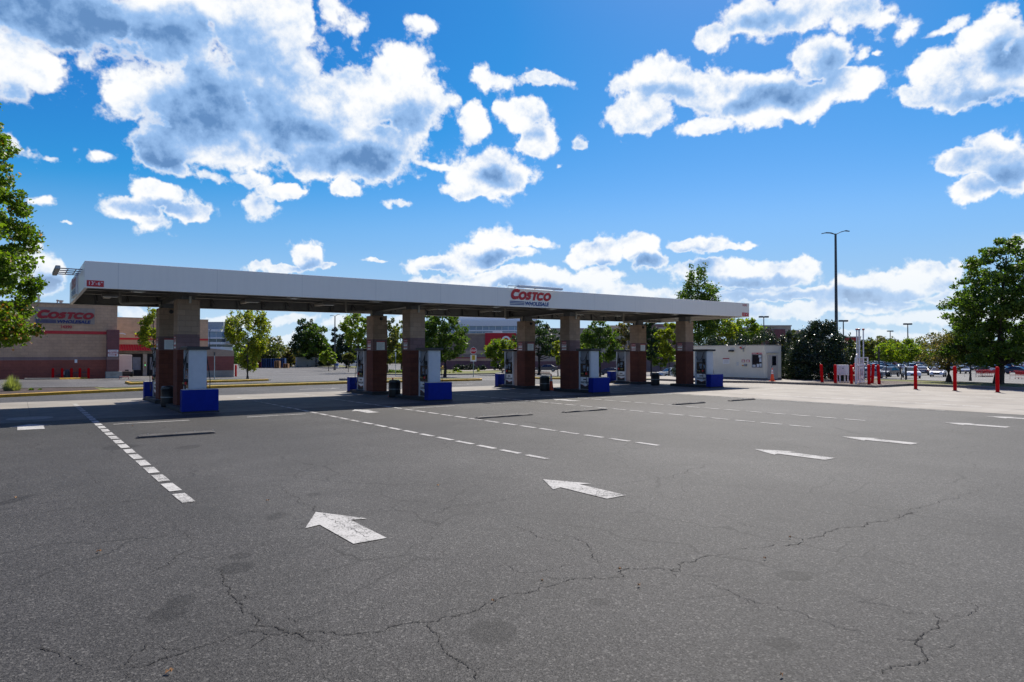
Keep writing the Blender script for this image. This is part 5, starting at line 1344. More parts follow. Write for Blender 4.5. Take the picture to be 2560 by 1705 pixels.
pv = PB(2198, .12, 953.5); q = MB(); q.tube([(0,0,0),(0,0,2.35)], .05, 8); o = q.build('dark_post', mat('post_dark', (.05,.045,.045), .7), loc=pv); tag(o, 'thin dark post behind the leaning bollards', 'post')

# ---- lamp posts
def lamp(lab, px, base_py, top_py, d, arm_px, style, r=.09, lean=0):
    x, y = PD(px, d); zt_ = Z(top_py, d); z0 = terr(x, y)
    t = empty('lamp_post', (x, y, z0), -YAW, lab, 'lamp post', 'lamp posts of the car parks')
    m = mat('post_slate', (.055,.062,.07), .5, .3)
    q = MB(); q.tube([(0,0,0),(0,0,(zt_-z0)*.5),(0,0,zt_-z0-.05)], [r*1.15, r, r*.72], 10); q.build('pole', m, t, smooth=True)
    w = arm_px*d/1680/2
    for s in (-1, 1):
        q = MB()
        if style == 'wing':
            k = .16 if s > 0 else -.02
            pts = [(s*.05, 0, zt_-z0-.10), (s*w*.35, 0, zt_-z0+.03+k*.4), (s*w*.7, 0, zt_-z0+.06+k), (s*w, 0, zt_-z0+k*1.2-.02)]
            for a, b2, wa, wb_ in ((0,1,.05,.12),(1,2,.12,.15),(2,3,.15,.05)):
                A = Vector(pts[a]); B = Vector(pts[b2])
                q.add([A+Vector((0,-wa,.03)), A+Vector((0,wa,.03)), B+Vector((0,wb_,.03)), B+Vector((0,-wb_,.03)), A+Vector((0,-wa,-.03)), A+Vector((0,wa,-.03)), B+Vector((0,wb_,-.03)), B+Vector((0,-wb_,-.03))], [(0,1,2,3),(7,6,5,4),(0,4,5,1),(1,5,6,2),(2,6,7,3),(3,7,4,0)])
        else:
            q.box(min(s*.12, s*w), max(s*.12, s*w), -.25, .25, zt_-z0-.22, zt_-z0+.06); q.box(min(s*.02, s*.12), max(s*.02, s*.12), -.04, .04, zt_-z0-.1, zt_-z0-.04)
        q.build('lamp_head', m, t)
    q = MB(); q.lathe([(.22,-.3),(.22,.6),(.20,.66),(.0,.66)], n=16); q.build('footing', KERB, t)
lamp('tall dark lamp post with two wing heads above the hedge', 2091.5, 830, 583, 60, 70, 'wing', .13)
lamp('lamp post with two box heads above the tan building', 1910, 815, 791, 120, 23, 'box', .11)
lamp('lamp post with box heads just right of the tall one', 2109, 840, 801, 110, 21, 'box', .11)
lamp('small distant lamp post, the lowest of all', 2226, 850, 827, 170, 14, 'box', .13)
lamp('lamp post with box heads over the trees on the right', 2270, 848, 809, 120, 19, 'box', .11)
lamp('slim lamp post before the dark evergreens', 837, 915, 789, 120, 25, 'wing', .12)
lamp('pale lamp post in front of the pale office block', 524, 870, 826, 140, 7, 'wing', .08)
# stop sign with its small boards
ps = G(1183.5, 943.0, .12); dS = depth(ps)
st = empty('stop_sign', ps, -YAW, 'red octagonal stop sign over a white and yellow board on the median', 'stop sign')
q = MB(); q.box(-.03, .03, -.02, .02, 0, Z(866, dS)-.12); q.build('post', mat('galvanised', (.30,.36,.37), .45, .5), st)
rO = 8.2*dS/1680; zc = Z(876.8, dS)-.12
def octo(r, y, z): return [(r*math.cos(rad(22.5+45*k))/math.cos(rad(22.5)), y, z+r*math.sin(rad(22.5+45*k))/math.cos(rad(22.5))) for k in range(8)]
q = MB(); a = octo(rO, -.03, zc); b2 = octo(rO, -.022, zc); q.add(a+b2, [tuple(range(8)), tuple(range(15,7,-1))]+[(k,(k+1)%8,8+(k+1)%8,8+k) for k in range(8)]); pl = q.build('plate', SWHITE, st)
q = MB(); q.add(octo(rO*.90, -.033, zc), [tuple(range(8))]); q.build('red_field', REDS, pl, fix=False)
q = MB(); add_text(q, 'STOP', (0, -.037, zc), (1,0,0), (0,0,1), (0,-1,0), rO*.78, bold=.006, xs=.85); q.build('lettering', SWHITE, pl, fix=False)
q = MB(); q.box(-.245, .245, -.034, -.024, Z(903.5, dS)-.12, Z(887.2, dS)-.12); wb_ = q.build('white_board', SWHITE, st)
q = MB(); q.box(-.12, .14, -.041, -.036, Z(900, dS)-.12, Z(888, dS)-.12); q.build('yellow_board', mat('board_yellow', (.75,.52,.03), .5), wb_)
q = MB()
for k in range(4): z_ = Z(890.5+k*2.5, dS)-.12; q.box(-.08, .10, -.045, -.0415, z_-.02, z_+.012)
q.build('lettering', mat('lettering_dark', (.10,.08,.03), .6), wb_)
def sign_post(lab, px, base, top, w=.05, board=None, bm=None):
    p = G(px, base); d = depth(p); t = empty('sign_post', p, -YAW, lab, 'sign post')
    q = MB(); q.box(-.025, .025, -.02, .02, 0, Z(top, d)-p.z); q.build('post', mat('galvanised', (.30,.36,.37), .45, .5), t)
    if board: q = MB(); q.box(-board[0], board[0], -.03, -.021, Z(board[2], d)-p.z, Z(board[1], d)-p.z); q.build('board', bm or GREY, t)
sign_post('thin dark sign post before the screen wall', 536, 951, 880.5, board=(.06, 880.5, 889), bm=mat('gate_dark', (.05,.055,.06), .7))
sign_post('thin sign post with a small pale board between the second columns', 989, 941, 880, board=(.06, 880, 891), bm=SWHITE)
sign_post('thin post right of the small yellow-green tree', 1659.5, 940, 915)
# stacked pallets far off
cols = [((.012,.05,.14)), ((.02,.07,.20)), ((.16,.02,.03)), ((.30,.17,.08))]
pm = [mat('pallet_blue', cols[0], .8, var=.3), mat('pallet_blue_light', cols[1], .8, var=.3), mat('pallet_red', cols[2], .8, var=.3), mat('pallet_wood', cols[3], .8, var=.3)]
def pallet_stack(lab, px, top, mi, d=143.0, n=None, ddy=0):
    x, y = PD(px, d+ddy); z0 = terr(x, y); H = Z(top, d)-z0; n = n or max(3, int(H/.15))
    t = empty('pallet_stack', (x, y, z0), -YAW, lab, 'pallet stack', 'pallet stacks at the far edge of the left lot')
    q = MB()
    for k in range(n):
        z = k*H/n; q.box(-.5, .5, -.5, .5, z+H/n*.75, z+H/n*.97); q.box(-.5, -.38, -.5, .5, z, z+H/n*.74); q.box(-.06, .06, -.5, .5, z, z+H/n*.74); q.box(.38, .5, -.5, .5, z, z+H/n*.74)
    q.build('pallets', pm[mi], t)
i = 0
for (px, top, mi, lab) in ((639, 897, 2, 'red pallet stack at the left end of the far row'), (650, 898, 2, 'second red pallet stack of the far row'), (662, 896.5, 0, 'dark blue pallet stack, first right of the red ones'),
        (674, 896.5, 0, 'dark blue pallet stack, second right of the red ones'), (686, 896, 1, 'lighter blue pallet stack left of the wooden ones'), (697, 896, 0, 'dark blue pallet stack behind the wooden one'), (708, 895.5, 1, 'lighter blue pallet stack at the right end of the far row')):
    pallet_stack(lab, px, top, mi)
pallet_stack('light wooden pallet stack in front of the blue ones', 694, 902, 3, 141, ddy=-1.2); pallet_stack('low wooden pallet heap right of the blue ones', 716, 909, 3, 141)
bx_ = G(842, 920); t = empty('blue_box_stand', bx_, -YAW, 'small blue box on a pale stand under the evergreens', 'box stand'); d = depth(bx_)
q = MB(); q.box(-.3, .3, -.2, .2, 0, .5); q.build('stand', OWH, t); q = MB(); q.box(-.32, .32, -.22, .22, .502, 1.0); q.build('box', mat('box_blue', (.03,.12,.42), .5), t)
# ================================================================== trees and planting
L_GREEN = leaf_mat('leaf_green', (.038,.074,.011), (.105,.155,.024), None, .45)
L_BRIGHT = leaf_mat('leaf_bright', (.066,.115,.011), (.19,.245,.027), (.28,.26,.03), .50, yamt=.10)
L_YEL = leaf_mat('leaf_yellow_green', (.085,.115,.012), (.22,.24,.025), (.36,.32,.03), .50, yamt=.18)
L_DARK = leaf_mat('leaf_dark', (.016,.034,.010), (.042,.075,.022), None, .30)
L_CONIF = leaf_mat('leaf_evergreen', (.010,.022,.010), (.026,.046,.018), None, .15)
L_GLOSS = leaf_mat('leaf_glossy', (.012,.026,.010), (.030,.052,.018), (.06,.085,.035), .15, rough=.33, spec=.55, yamt=.06)
L_OLIVE = leaf_mat('leaf_olive', (.050,.062,.016), (.12,.135,.035), (.20,.15,.05), .40, yamt=.12)
L_BROWN = leaf_mat('leaf_olive_brown', (.055,.055,.02), (.14,.125,.05), (.26,.16,.07), .40, yamt=.15)
L_NEAR = leaf_mat('leaf_maple', (.046,.090,.011), (.15,.205,.020), (.34,.15,.05), .5, yamt=.02)
L_RED = leaf_mat('leaf_turning', (.30,.10,.04), (.45,.20,.08), None, .4)
BARK = mat('bark', (.085,.068,.055), .95, var=.35, scale=8, bump=.6, bscale=30)
BARKD = mat('bark_dark', (.040,.032,.027), .95, var=.35, scale=8, bump=.6, bscale=30)
L_FLOWER = mat('flower_yellow', (.80,.55,.06), .6, var=.2, scale=9)

def leaves_mesh(name, cen, size, rng, m, parent, up=0.35, aspect=.62, fold=.25):
    """cen: (n,3) leaf positions; each leaf a pointed four-vertex blade"""
    n = len(cen)
    nrm = rng.normal(size=(n,3)); nrm[:,2] = np.abs(nrm[:,2])*.6+up; nrm /= np.linalg.norm(nrm, axis=1)[:,None]
    a = rng.normal(size=(n,3)); a -= (a*nrm).sum(1)[:,None]*nrm; a /= np.linalg.norm(a, axis=1)[:,None]
    b_ = np.cross(nrm, a)
    s = size*rng.uniform(.6, 1.35, n)[:,None]
    v = np.empty((n,4,3))
    v[:,0] = cen - a*s*.5; v[:,1] = cen + b_*s*.5*aspect - nrm*s*fold*.3; v[:,2] = cen + a*s*.5; v[:,3] = cen - b_*s*.5*aspect - nrm*s*fold*.3
    v = v.reshape(-1,3)
    me = bpy.data.meshes.new(name); me.vertices.add(4*n); me.vertices.foreach_set('co', v.ravel().astype(np.float32))
    me.loops.add(4*n); me.loops.foreach_set('vertex_index', np.arange(4*n, dtype=np.int32))
    me.polygons.add(n); me.polygons.foreach_set('loop_start', np.arange(0, 4*n, 4, dtype=np.int32))
    me.update(calc_edges=True)
    me.materials.append(m)
    o = bpy.data.objects.new(name, me); COL.objects.link(o); o.parent = parent
    return o
PROF = {
 'oval':  lambda t: (4*t*(1-t))**.5,
 'egg':   lambda t: math.sin(math.pi*min(1, t**.75))**.75,
 'cone':  lambda t: min(1, t/.12)*(1-t)**.8,
 'vase':  lambda t: min(1, .35+.9*t)*(1-max(0, t-.72)/.28*.55),
 'broad': lambda t: (1-abs(t-.4)/.62)**.6 if abs(t-.4) < .62 else 0.0,
 'big':   lambda t: min(1, .80+t*.9)*(1-t*t)**.55 if t < 1 else 0,
 'near':  lambda t: min(1, (t/.12)**.5 if t > 0 else 0)*(1-t**2.2)**.6,
 'dome':  lambda t: (1-t*t)**.5,
 'maple': lambda t: min(1, (t/.25)**.6 if t > 0 else 0)*(1-max(0, t-.3)/.7)**.62,
}
def tree(name, label, cat, loc, H, R, z0, prof, m, seed, nclump=60, nleaf=5000, leaf=.18, clump=.28, trunk_r=None, bark=None, group=None, flat=.8,
         lean=(0,0), hollow=.35, squash=1.0, fork=0, branch=True, asym=None, spikes=0, m2=None, m2frac=.0, gap=0.0):
    rng = np.random.default_rng(seed); bark = bark or BARK
    t_ = empty(name, loc, rng.uniform(0, 6.28) if asym is None else -YAW, label, cat, group)
    pf = PROF[prof]; trunk_r = trunk_r or H*.016
    C = []
    tries = 0
    while len(C) < nclump and tries < nclump*40:
        tries += 1
        t = rng.uniform(0, 1); r = pf(t)
        if rng.uniform() > r: continue
        a = rng.uniform(0, 2*math.pi); rr_ = R*r*(hollow+(1-hollow)*rng.uniform()**.6)
        x, y, z = rr_*math.cos(a), rr_*math.sin(a)*squash, z0+(H-z0)*t
        if asym is not None and not asym(x, y, t): continue
        C.append((x+lean[0]*z, y+lean[1]*z, z, clump*R*(.55+.6*rng.uniform())*(.5+.5*r)))
    C = np.array(C)
    P_ = []
    w = C[:,3]**2; w /= w.sum(); cnt = rng.multinomial(nleaf, w)
    for (x, y, z, cr), k in zip(C, cnt):
        k = max(k, 3)
        d = rng.normal(size=(k,3)); d /= np.linalg.norm(d, axis=1)[:,None]
        q = d*cr*rng.uniform(.25, 1, k)[:,None]**.5; q[:,2] *= flat
        q[:,2] -= .10*cr*(q[:,0]**2+q[:,1]**2)/(cr*cr)*1.5
        P_.append(np.array([x, y, z])+q)
        # stray twigs reaching out of the clump
        ks = max(1, k//9); d2 = d[:ks]; reach = rng.uniform(1.0, 1.65, ks)[:,None]
        P_.append(np.array([x, y, z])+d2*cr*reach*[1,1,flat])
    for _ in range(spikes):     # upright leaders that break the outline
        a = rng.uniform(0, 6.28); r = R*pf(.8)*rng.uniform(.1, .9); k = max(20, nleaf//120)
        zz = z0+(H-z0)*.82+rng.uniform(-.05, .25, k)*(H-z0)*rng.uniform(.6,1.0)
        P_.append(np.stack([r*math.cos(a)+rng.normal(size=k)*R*.05+lean[0]*zz, r*math.sin(a)+rng.normal(size=k)*R*.05+lean[1]*zz, zz], 1))
    P_ = np.concatenate(P_); 
    if gap > 0:
        keep = np.sin(P_[:,0]*2.1/R*3+seed)+np.sin(P_[:,1]*2.3/R*3)+np.sin(P_[:,2]*2.7/R*3+1) > -3+gap*2.2
        P_ = P_[keep]
    P_[:,2] = np.maximum(P_[:,2], .05)
    if m2 is not None:
        lo = (P_[:,2] < z0+(H-z0)*.2) & (rng.uniform(size=len(P_)) < m2frac)
        if lo.sum() > 0: o2 = leaves_mesh('turning_leaves', P_[lo], leaf, rng, m2, t_)
        P_ = P_[~lo]
    crown = leaves_mesh('crown', P_, leaf, rng, m, t_)
    if branch:
        T = MB()
        top = z0+(H-z0)*.85
        pts = []; nseg = 7
        wob = rng.normal(size=(nseg+1, 2))*H*.006
        for i in range(nseg+1):
            z = top*i/nseg; pts.append((lean[0]*z+(wob[i][0] if i else 0), lean[1]*z+(wob[i][1] if i else 0), z))
        T.tube(pts, [trunk_r*(1.35 if i == 0 else 1)*(1-.85*i/nseg) for i in range(nseg+1)], 8)
        T.build('trunk', bark, t_, smooth=True)
        B_ = MB()
        idx = rng.choice(len(C), size=min(len(C), 26), replace=False)
        for i in idx:
            x, y, z, cr = C[i]
            zs = max(z0*.75, min(z*.8, z-.35*math.hypot(x, y))); f_ = zs/top*nseg; a = int(max(0, min(nseg-1, f_))); u = f_-a
            p0 = Vector(pts[a])*(1-u)+Vector(pts[a+1])*u
            p1 = Vector((x, y, z)); mid = p0.lerp(p1, .5)+Vector((0,0,-.06*(p1-p0).length))
            r0 = trunk_r*(1-.85*f_/nseg)*.45
            B_.tube([p0, mid, p1], [r0, r0*.6, r0*.15], 5, cap=False)
        B_.build('limbs', bark, t_, smooth=True)
    return t_
def tpx(name, label, cat, px, base, top, halfpx, crown_low, prof, m, seed, d=None, **kw):
    """tree from its extent in the photograph: trunk foot, top, half width, underside of crown"""
    if d is None: p = G(px, base); d = depth(p)
    else: x, y = PD(px, d); p = Vector((x, y, terr(x, y)))
    H = Z(top, d)-p.z; R = halfpx*d/1680.0; z0 = max(.1, Z(crown_low, d)-p.z)
    kw.setdefault('leaf', max(.13, d*.0032))
    return tree(name, label, cat, p, H, R, z0, prof, m, seed, **kw)
# --- the big tree at the right edge
tpx('leafy_tree', 'largest green tree, thick trunk, at the right frame edge', 'tree', 2494, 963, 592, 146, 906, 'big', L_GREEN, 11, nclump=330, nleaf=34000, leaf=.19, clump=.155, hollow=.2, trunk_r=.25, bark=BARKD, flat=.6, d=42.5, asym=lambda x, y, t: True, lean=(.07,0))
# --- the near tree entering from the left
tn = tpx('maple_tree', 'near maple with bright leaves entering at the left frame edge', 'tree', -122, 1000, 150, 188, 905, 'near', L_NEAR, 23, d=25.0, nclump=360, nleaf=42000, leaf=.155, clump=.15, hollow=.45, flat=.75, m2=L_RED, m2frac=.09, spikes=4)
# --- left background
tpx('young_tree', 'slim yellow-green tree rising left of the first column pair', 'tree', 384, 938, 770, 38, 872, 'egg', L_YEL, 31, d=58, nclump=50, nleaf=4000, clump=.26, spikes=3)
tpx('young_tree', 'wide forked yellow-green tree on the short island behind the first pump', 'tree', 619, 948.5, 776, 56, 925, 'vase', L_YEL, 32, nclump=85, nleaf=8125, clump=.22, spikes=7, trunk_r=.10, flat=1.1)
tpx('oak_tree', 'taller dark round tree, left one of the pair beyond the lot', 'tree', 767, 917, 790, 44, 896, 'egg', L_DARK, 33, nclump=80, nleaf=5250, clump=.24, bark=BARKD)
tpx('oak_tree', 'lower green tree, right one of the pair beyond the lot', 'tree', 790, 917.5, 802, 36, 895, 'egg', L_GREEN, 34, nclump=60, nleaf=4000, clump=.25, bark=BARKD)
tpx('bushy_tree', 'broad olive tree behind the stacked pallets', 'tree', 680, 914, 842, 46, 912, 'dome', L_OLIVE, 35, d=165, nclump=70, nleaf=4500, clump=.3)
tpx('bushy_tree', 'yellow-brown tree at the right end of the pallets', 'tree', 727, 914, 866, 24, 912, 'dome', L_BROWN, 36, d=160, nclump=40, nleaf=2250, clump=.32)
tpx('bushy_tree', 'small light green tree right of the paired trees', 'tree', 822, 916, 872, 20, 908, 'egg', L_BRIGHT, 37, d=112, nclump=30, nleaf=2000, clump=.34)
tpx('evergreen_tree', 'dark pointed evergreen behind the slim lamp post', 'tree', 838, 914, 806, 22, 912, 'cone', L_CONIF, 38, d=150, nclump=60, nleaf=3250, clump=.3)
tpx('evergreen_tree', 'dark evergreen left of the second column pair', 'tree', 866, 914, 790, 30, 912, 'cone', L_CONIF, 39, d=140, nclump=70, nleaf=4000, clump=.3)
tpx('evergreen_tree', 'low dark evergreen clump at the foot of the taller ones', 'tree', 806, 913, 852, 24, 912, 'dome', L_CONIF, 40, d=160, nclump=40, nleaf=2500, clump=.35)
tpx('leafy_tree', 'bright green tree against the second rear column', 'tree', 894, 912, 780, 40, 880, 'oval', L_BRIGHT, 41, d=95, nclump=70, nleaf=5250, clump=.25)
tpx('young_tree', 'small thin tree before the dark evergreens', 'tree', 871, 917, 880, 13, 900, 'egg', L_OLIVE, 42, d=105, nclump=18, nleaf=875, clump=.4)
tpx('willow_tree', 'wispy yellow-green tree seen between the second columns', 'tree', 968, 932, 790, 24, 918, 'oval', L_OLIVE, 43, d=90, nclump=60, nleaf=3000, clump=.26, flat=1.5)
tpx('willow_tree', 'pale wispy tree just left of the second front column', 'tree', 1003, 932, 796, 22, 918, 'oval', L_YEL, 44, d=98, nclump=50, nleaf=2750, clump=.26, flat=1.5)
tpx('oak_tree', 'large dense dark tree on the median behind the second pump', 'tree', 1112, 943, 765, 60, 905, 'egg', L_GREEN, 45, nclump=120, nleaf=10625, clump=.22, bark=BARKD, trunk_r=.16, spikes=4)
tpx('leafy_tree', 'light green tree behind the left flank of the dense dark tree', 'tree', 1068, 930, 770, 28, 900, 'oval', L_BRIGHT, 46, d=80, nclump=50, nleaf=3250, clump=.27)
tpx('round_tree', 'rounded light green tree before the white ring emblem', 'tree', 1256, 930, 846, 42, 915, 'oval', L_BRIGHT, 47, d=82, nclump=80, nleaf=5750, clump=.25)
tpx('layered_tree', 'dark tree with spreading tiers right of the third rear column', 'tree', 1348, 932, 788, 68, 892, 'broad', L_DARK, 48, d=86, nclump=62, nleaf=5250, clump=.19, hollow=.2, bark=BARKD, trunk_r=.22, flat=.6)
tpx('young_tree', 'thin yellow-green sapling left of the third front column', 'tree', 1395, 934, 850, 20, 912, 'oval', L_YEL, 49, d=80, nclump=26, nleaf=1625, clump=.32)
tpx('leafy_tree', 'green tree between the third front and fourth rear columns', 'tree', 1500, 929, 792, 48, 913, 'egg', L_GREEN, 50, d=84, nclump=90, nleaf=7000, clump=.24, bark=BARKD)
tpx('leafy_tree', 'light green tree behind the third pump', 'tree', 1462, 928, 850, 22, 915, 'oval', L_BRIGHT, 51, d=100, nclump=30, nleaf=1875, clump=.3)
tpx('oak_tree', 'brownish tree left of the fourth rear column', 'tree', 1572, 925, 796, 34, 905, 'oval', L_BROWN, 52, d=105, nclump=60, nleaf=3750, clump=.26)
tpx('oak_tree', 'dark tree right of the fourth rear column', 'tree', 1628, 925, 795, 30, 902, 'egg', L_DARK, 53, d=100, nclump=60, nleaf=4000, clump=.26, bark=BARKD)
tpx('young_tree', 'small yellow-green tree on the grass behind the last bin', 'tree', 1651, 938, 846, 34, 915, 'oval', L_BRIGHT, 54, nclump=60, nleaf=4500, clump=.26)
tpx('leafy_tree', 'golden-green tree rising behind the last pair of columns', 'tree', 1672, 930, 800, 32, 900, 'oval', L_YEL, 55, d=80, nclump=60, nleaf=4250, clump=.25)
tpx('tall_tree', 'tall open tree rising above the right end of the canopy', 'tree', 1746, 935, 662, 64, 880, 'egg', L_GREEN, 56, d=64, nclump=120, nleaf=12000, clump=.25, hollow=.2, trunk_r=.15, spikes=2, flat=.9, lean=(0,0))
tpx('leafy_tree', 'yellow-green tree under the right end of the canopy', 'tree', 1800, 930, 785, 42, 880, 'oval', L_YEL, 57, d=72, nclump=70, nleaf=5000, clump=.26)
tpx('leafy_tree', 'spreading light green tree between the canopy end and the tan building', 'tree', 1862, 930, 795, 46, 870, 'oval', L_BRIGHT, 58, d=76, nclump=70, nleaf=5250, clump=.24, spikes=4)
tpx('bushy_tree', 'green tree top before the low tan building', 'tree', 1985, 925, 826, 26, 900, 'oval', L_OLIVE, 59, d=90, nclump=40, nleaf=2750, clump=.3)
# --- hedge of glossy shrubs
for i, (px, top, hp, lo, d, lab) in enumerate([
    (1722, 846, 36, 950, 56, 'glossy shrub at the left end of the hedge, behind the last pump'), (1785, 842, 42, 950, 55.5, 'glossy shrub behind the left half of the booth'),
    (1850, 836, 44, 950, 55, 'glossy shrub behind the booth notice'), (1912, 824, 44, 950, 54.5, 'glossy shrub behind the booth window'), (1965, 832, 34, 952, 52.5, 'glossy shrub just right of the booth'),
    (2010, 822, 40, 952, 50, 'glossy shrub between the booth and the big rounded one')]):
    tpx('glossy_shrub', lab, 'shrub', px, 940, top, hp, lo, 'dome', L_GLOSS, 70+i, d=d, nclump=80, nleaf=9500, clump=.26, leaf=.125, hollow=.55, group='glossy hedge shrubs', branch=False, spikes=6, flat=1.1)
tpx('glossy_shrub', 'biggest rounded glossy shrub left of the white cabinet', 'shrub', 2052, 950, 806, 72, 952, 'dome', L_GLOSS, 80, d=49.5, nclump=170, nleaf=26000, clump=.20, leaf=.125, hollow=.55, group='glossy hedge shrubs', branch=False, spikes=12, flat=1.15)
tpx('glossy_shrub', 'glossy shrub behind the white gate', 'shrub', 2112, 948, 838, 34, 955, 'dome', L_GLOSS, 81, d=50, nclump=60, nleaf=4500, clump=.26, leaf=.16, hollow=.5, group='glossy hedge shrubs', branch=False, spikes=3)
# --- right background
tpx('bushy_tree', 'olive tree behind the vent pipes', 'tree', 2160, 925, 848, 40, 905, 'oval', L_OLIVE, 90, d=85, nclump=60, nleaf=4500, clump=.28)
tpx('leafy_tree', 'low bright green tree over the dark parked car', 'tree', 2252, 932, 850, 58, 903, 'oval', L_BRIGHT, 91, d=68, nclump=80, nleaf=6500, clump=.22, flat=.7)
tpx('bushy_tree', 'tree with a thin leader left of the sparse forked tree', 'tree', 2215, 925, 842, 34, 895, 'oval', L_OLIVE, 92, d=92, nclump=50, nleaf=3250, clump=.28, spikes=2)
tf = tpx('forked_tree', 'sparse low forked tree before the white cars', 'tree', 2371, 958, 826, 74, 925, 'oval', L_BROWN, 93, d=45.5, nclump=110, nleaf=4500, clump=.18, leaf=.13, hollow=.15, trunk_r=.17, bark=BARKD, flat=.8)
tpx('leafy_tree', 'dark lower bough tree just left of the big right tree', 'tree', 2425, 930, 800, 52, 900, 'oval', L_GREEN, 94, d=60, nclump=80, nleaf=5250, clump=.22)
for i, (px, top, hp, mm) in enumerate([(2120,852,30,L_OLIVE),(2180,858,34,L_GREEN),(2240,856,30,L_OLIVE),(2300,852,36,L_GREEN),(2350,848,34,L_OLIVE),(2400,846,36,L_GREEN),(2460,852,40,L_OLIVE),(2530,848,40,L_GREEN),(2590,846,40,L_OLIVE),(1940,858,34,L_OLIVE)]):
    tpx('distant_tree', 'low round tree of the far tree line beyond the car park', 'tree', px, 905, top, hp, 900, 'dome', mm, 100+i, d=190+6*(i % 3), nclump=40, nleaf=2125, clump=.32, group='far tree line beyond the right car park', branch=False)
for i, (px, top, hp, mm) in enumerate([(600,868,30,L_GREEN),(635,850,34,L_OLIVE),(745,868,36,L_OLIVE),(780,872,34,L_GREEN),(560,862,20,L_DARK),(520,866,18,L_OLIVE),(925,850,40,L_GREEN),(1040,850,40,L_GREEN),(985,862,36,L_OLIVE)]):
    tpx('distant_tree', 'low tree of the far tree line beyond the left lot', 'tree', px, 908, top, hp, 908, 'dome', mm, 120+i, d=205+5*(i % 3), nclump=40, nleaf=2125, clump=.32, group='far tree line beyond the left lot', branch=False)
# far woods closing the horizon
wq = np.random.default_rng(77); pts = []
for k in range(26000):
    px = wq.uniform(-300, 2900); d = wq.uniform(255, 300); x, y = PD(px, d); hmax = 6.2+2.2*math.sin(px*.013)+1.4*math.sin(px*.041+1)+.8*math.sin(px*.11)
    pts.append((x, y, terr(x, y)+wq.uniform(0, 1)**.6*hmax))
o = leaves_mesh('far_woods', np.array(pts), 1.5, wq, L_DARK, None); tag(o, 'far band of woods along the horizon', None, None, 'stuff')

# --- low planting
def tuft(lab, px, py, w_px, h_px, m, n=260, cat='grass clump', name='grass_clump', group=None, leafw=.02, z=None, d=None):
    p = G(px, py, z) if z is not None else G(px, py); dd = depth(p); R = w_px*dd/1680/2; H = h_px*dd/1680
    rng = np.random.default_rng(int(px*7+py)); t = empty(name, p, 0, lab, cat, group)
    V_ = []; F_ = []
    for i in range(n):
        a = rng.uniform(0, 6.28); r = rng.uniform()**.5; bx, by = .6*R*r*math.cos(a), .6*R*r*math.sin(a)
        tx, ty = R*r*math.cos(a)*rng.uniform(.6, 1.1), R*r*math.sin(a)*rng.uniform(.6, 1.1); tz = H*rng.uniform(.35, 1)*(1-.6*r*r)
        w = leafw; nx, ny = -math.sin(a)*w, math.cos(a)*w
        k = len(V_); V_ += [(bx-nx, by-ny, 0), (bx+nx, by+ny, 0), ((bx+tx)/2+nx*.8, (by+ty)/2+ny*.8, tz*.65), ((bx+tx)/2-nx*.8, (by+ty)/2-ny*.8, tz*.65), (tx, ty, tz)]
        F_ += [(k, k+1, k+2, k+3), (k+3, k+2, k+4)]
    q = MB(); q.add(V_, F_); q.build('blades', m, t, fix=False)
    return t
L_STRAW = leaf_mat('blade_pale', (.16,.17,.07), (.34,.34,.17), None, .4)
L_BLADE = leaf_mat('blade_green', (.06,.10,.02), (.14,.18,.05), None, .4)
tuft('large pale feathery grass clump on the mulch at the left', 30, 977, 56, 46, L_STRAW, 900, z=.12, leafw=.012)
tuft('small green grass clump right of the feathery one', 78, 976, 18, 9, L_BLADE, 160, z=.12)
tuft('thin low grass clump at the end of the mulch bed', 100, 975, 14, 6, L_BLADE, 90, z=.12)
tuft('upright straw clump right of the stop sign', 1196, 931, 13, 13, L_STRAW, 220, leafw=.03)
for (px, py, w, h, lab) in ((1116, 934, 11, 7, 'pale flowering clump, leftmost of the row behind the median tree'), (1124, 934.3, 10, 7, 'pale flowering clump, second of the row behind the median tree'), (1134, 934, 12, 8, 'pale flowering clump, third of the row behind the median tree')):
    tuft(lab, px, py, w, h, L_STRAW, 160, cat='flower clump', name='flower_clump', leafw=.05)
for i, (px, py, hp, h, mm, lab) in enumerate([(1141, 930, 9, 8, L_GREEN, 'low green shrub behind the pale flowering clumps'), (1149, 933, 7, 4, L_BRIGHT, 'flat light shrub right of the pale flowering clumps'), (1086, 931, 9, 12, L_BRIGHT, 'shrub with yellow blossoms left of the median tree trunk'),
        (980, 934, 14, 8, L_GREEN, 'low hedge shrub between the second columns, left'), (1000, 934, 12, 8, L_GREEN, 'low hedge shrub between the second columns, right')]):
    tpx('low_shrub', lab, 'shrub', px, py, py-h, hp, py, 'dome', mm, 140+i, nclump=14, nleaf=625, clump=.45, branch=False, leaf=.2)
for i, (px, lab) in enumerate(((1145, 'dark shrub at the foot of the store wall, leftmost'), (1162, 'dark shrub at the foot of the store wall, second'), (1180, 'dark shrub at the foot of the store wall, third'), (1203, 'dark shrub at the foot of the store wall right of the stop sign'), (1245, 'dark shrub at the foot of the store wall behind the rounded tree'))):
    tpx('dark_shrub', lab, 'shrub', px, 924, 911, 11, 924, 'dome', L_CONIF, 150+i, d=112, nclump=14, nleaf=625, clump=.45, branch=False, leaf=.25)
p = G(1096, 931); fl = empty('yellow_blossoms', p, 0, 'yellow blossoms on tall stems beside the median tree', 'flowers'); dd = depth(p)
rg = random.Random(3); q = MB(); q2 = MB()
for k in range(26):
    x = rg.uniform(-.5, 1.0); y = rg.uniform(-.3, .3); z = rg.uniform(.5, .95)
    q.tube([(x*.6, y, 0), (x, y, z)], .008, 4); q2.lathe([(0,-.05),(.07,0),(.05,.05),(0,.07)], (x, y, z), 7)
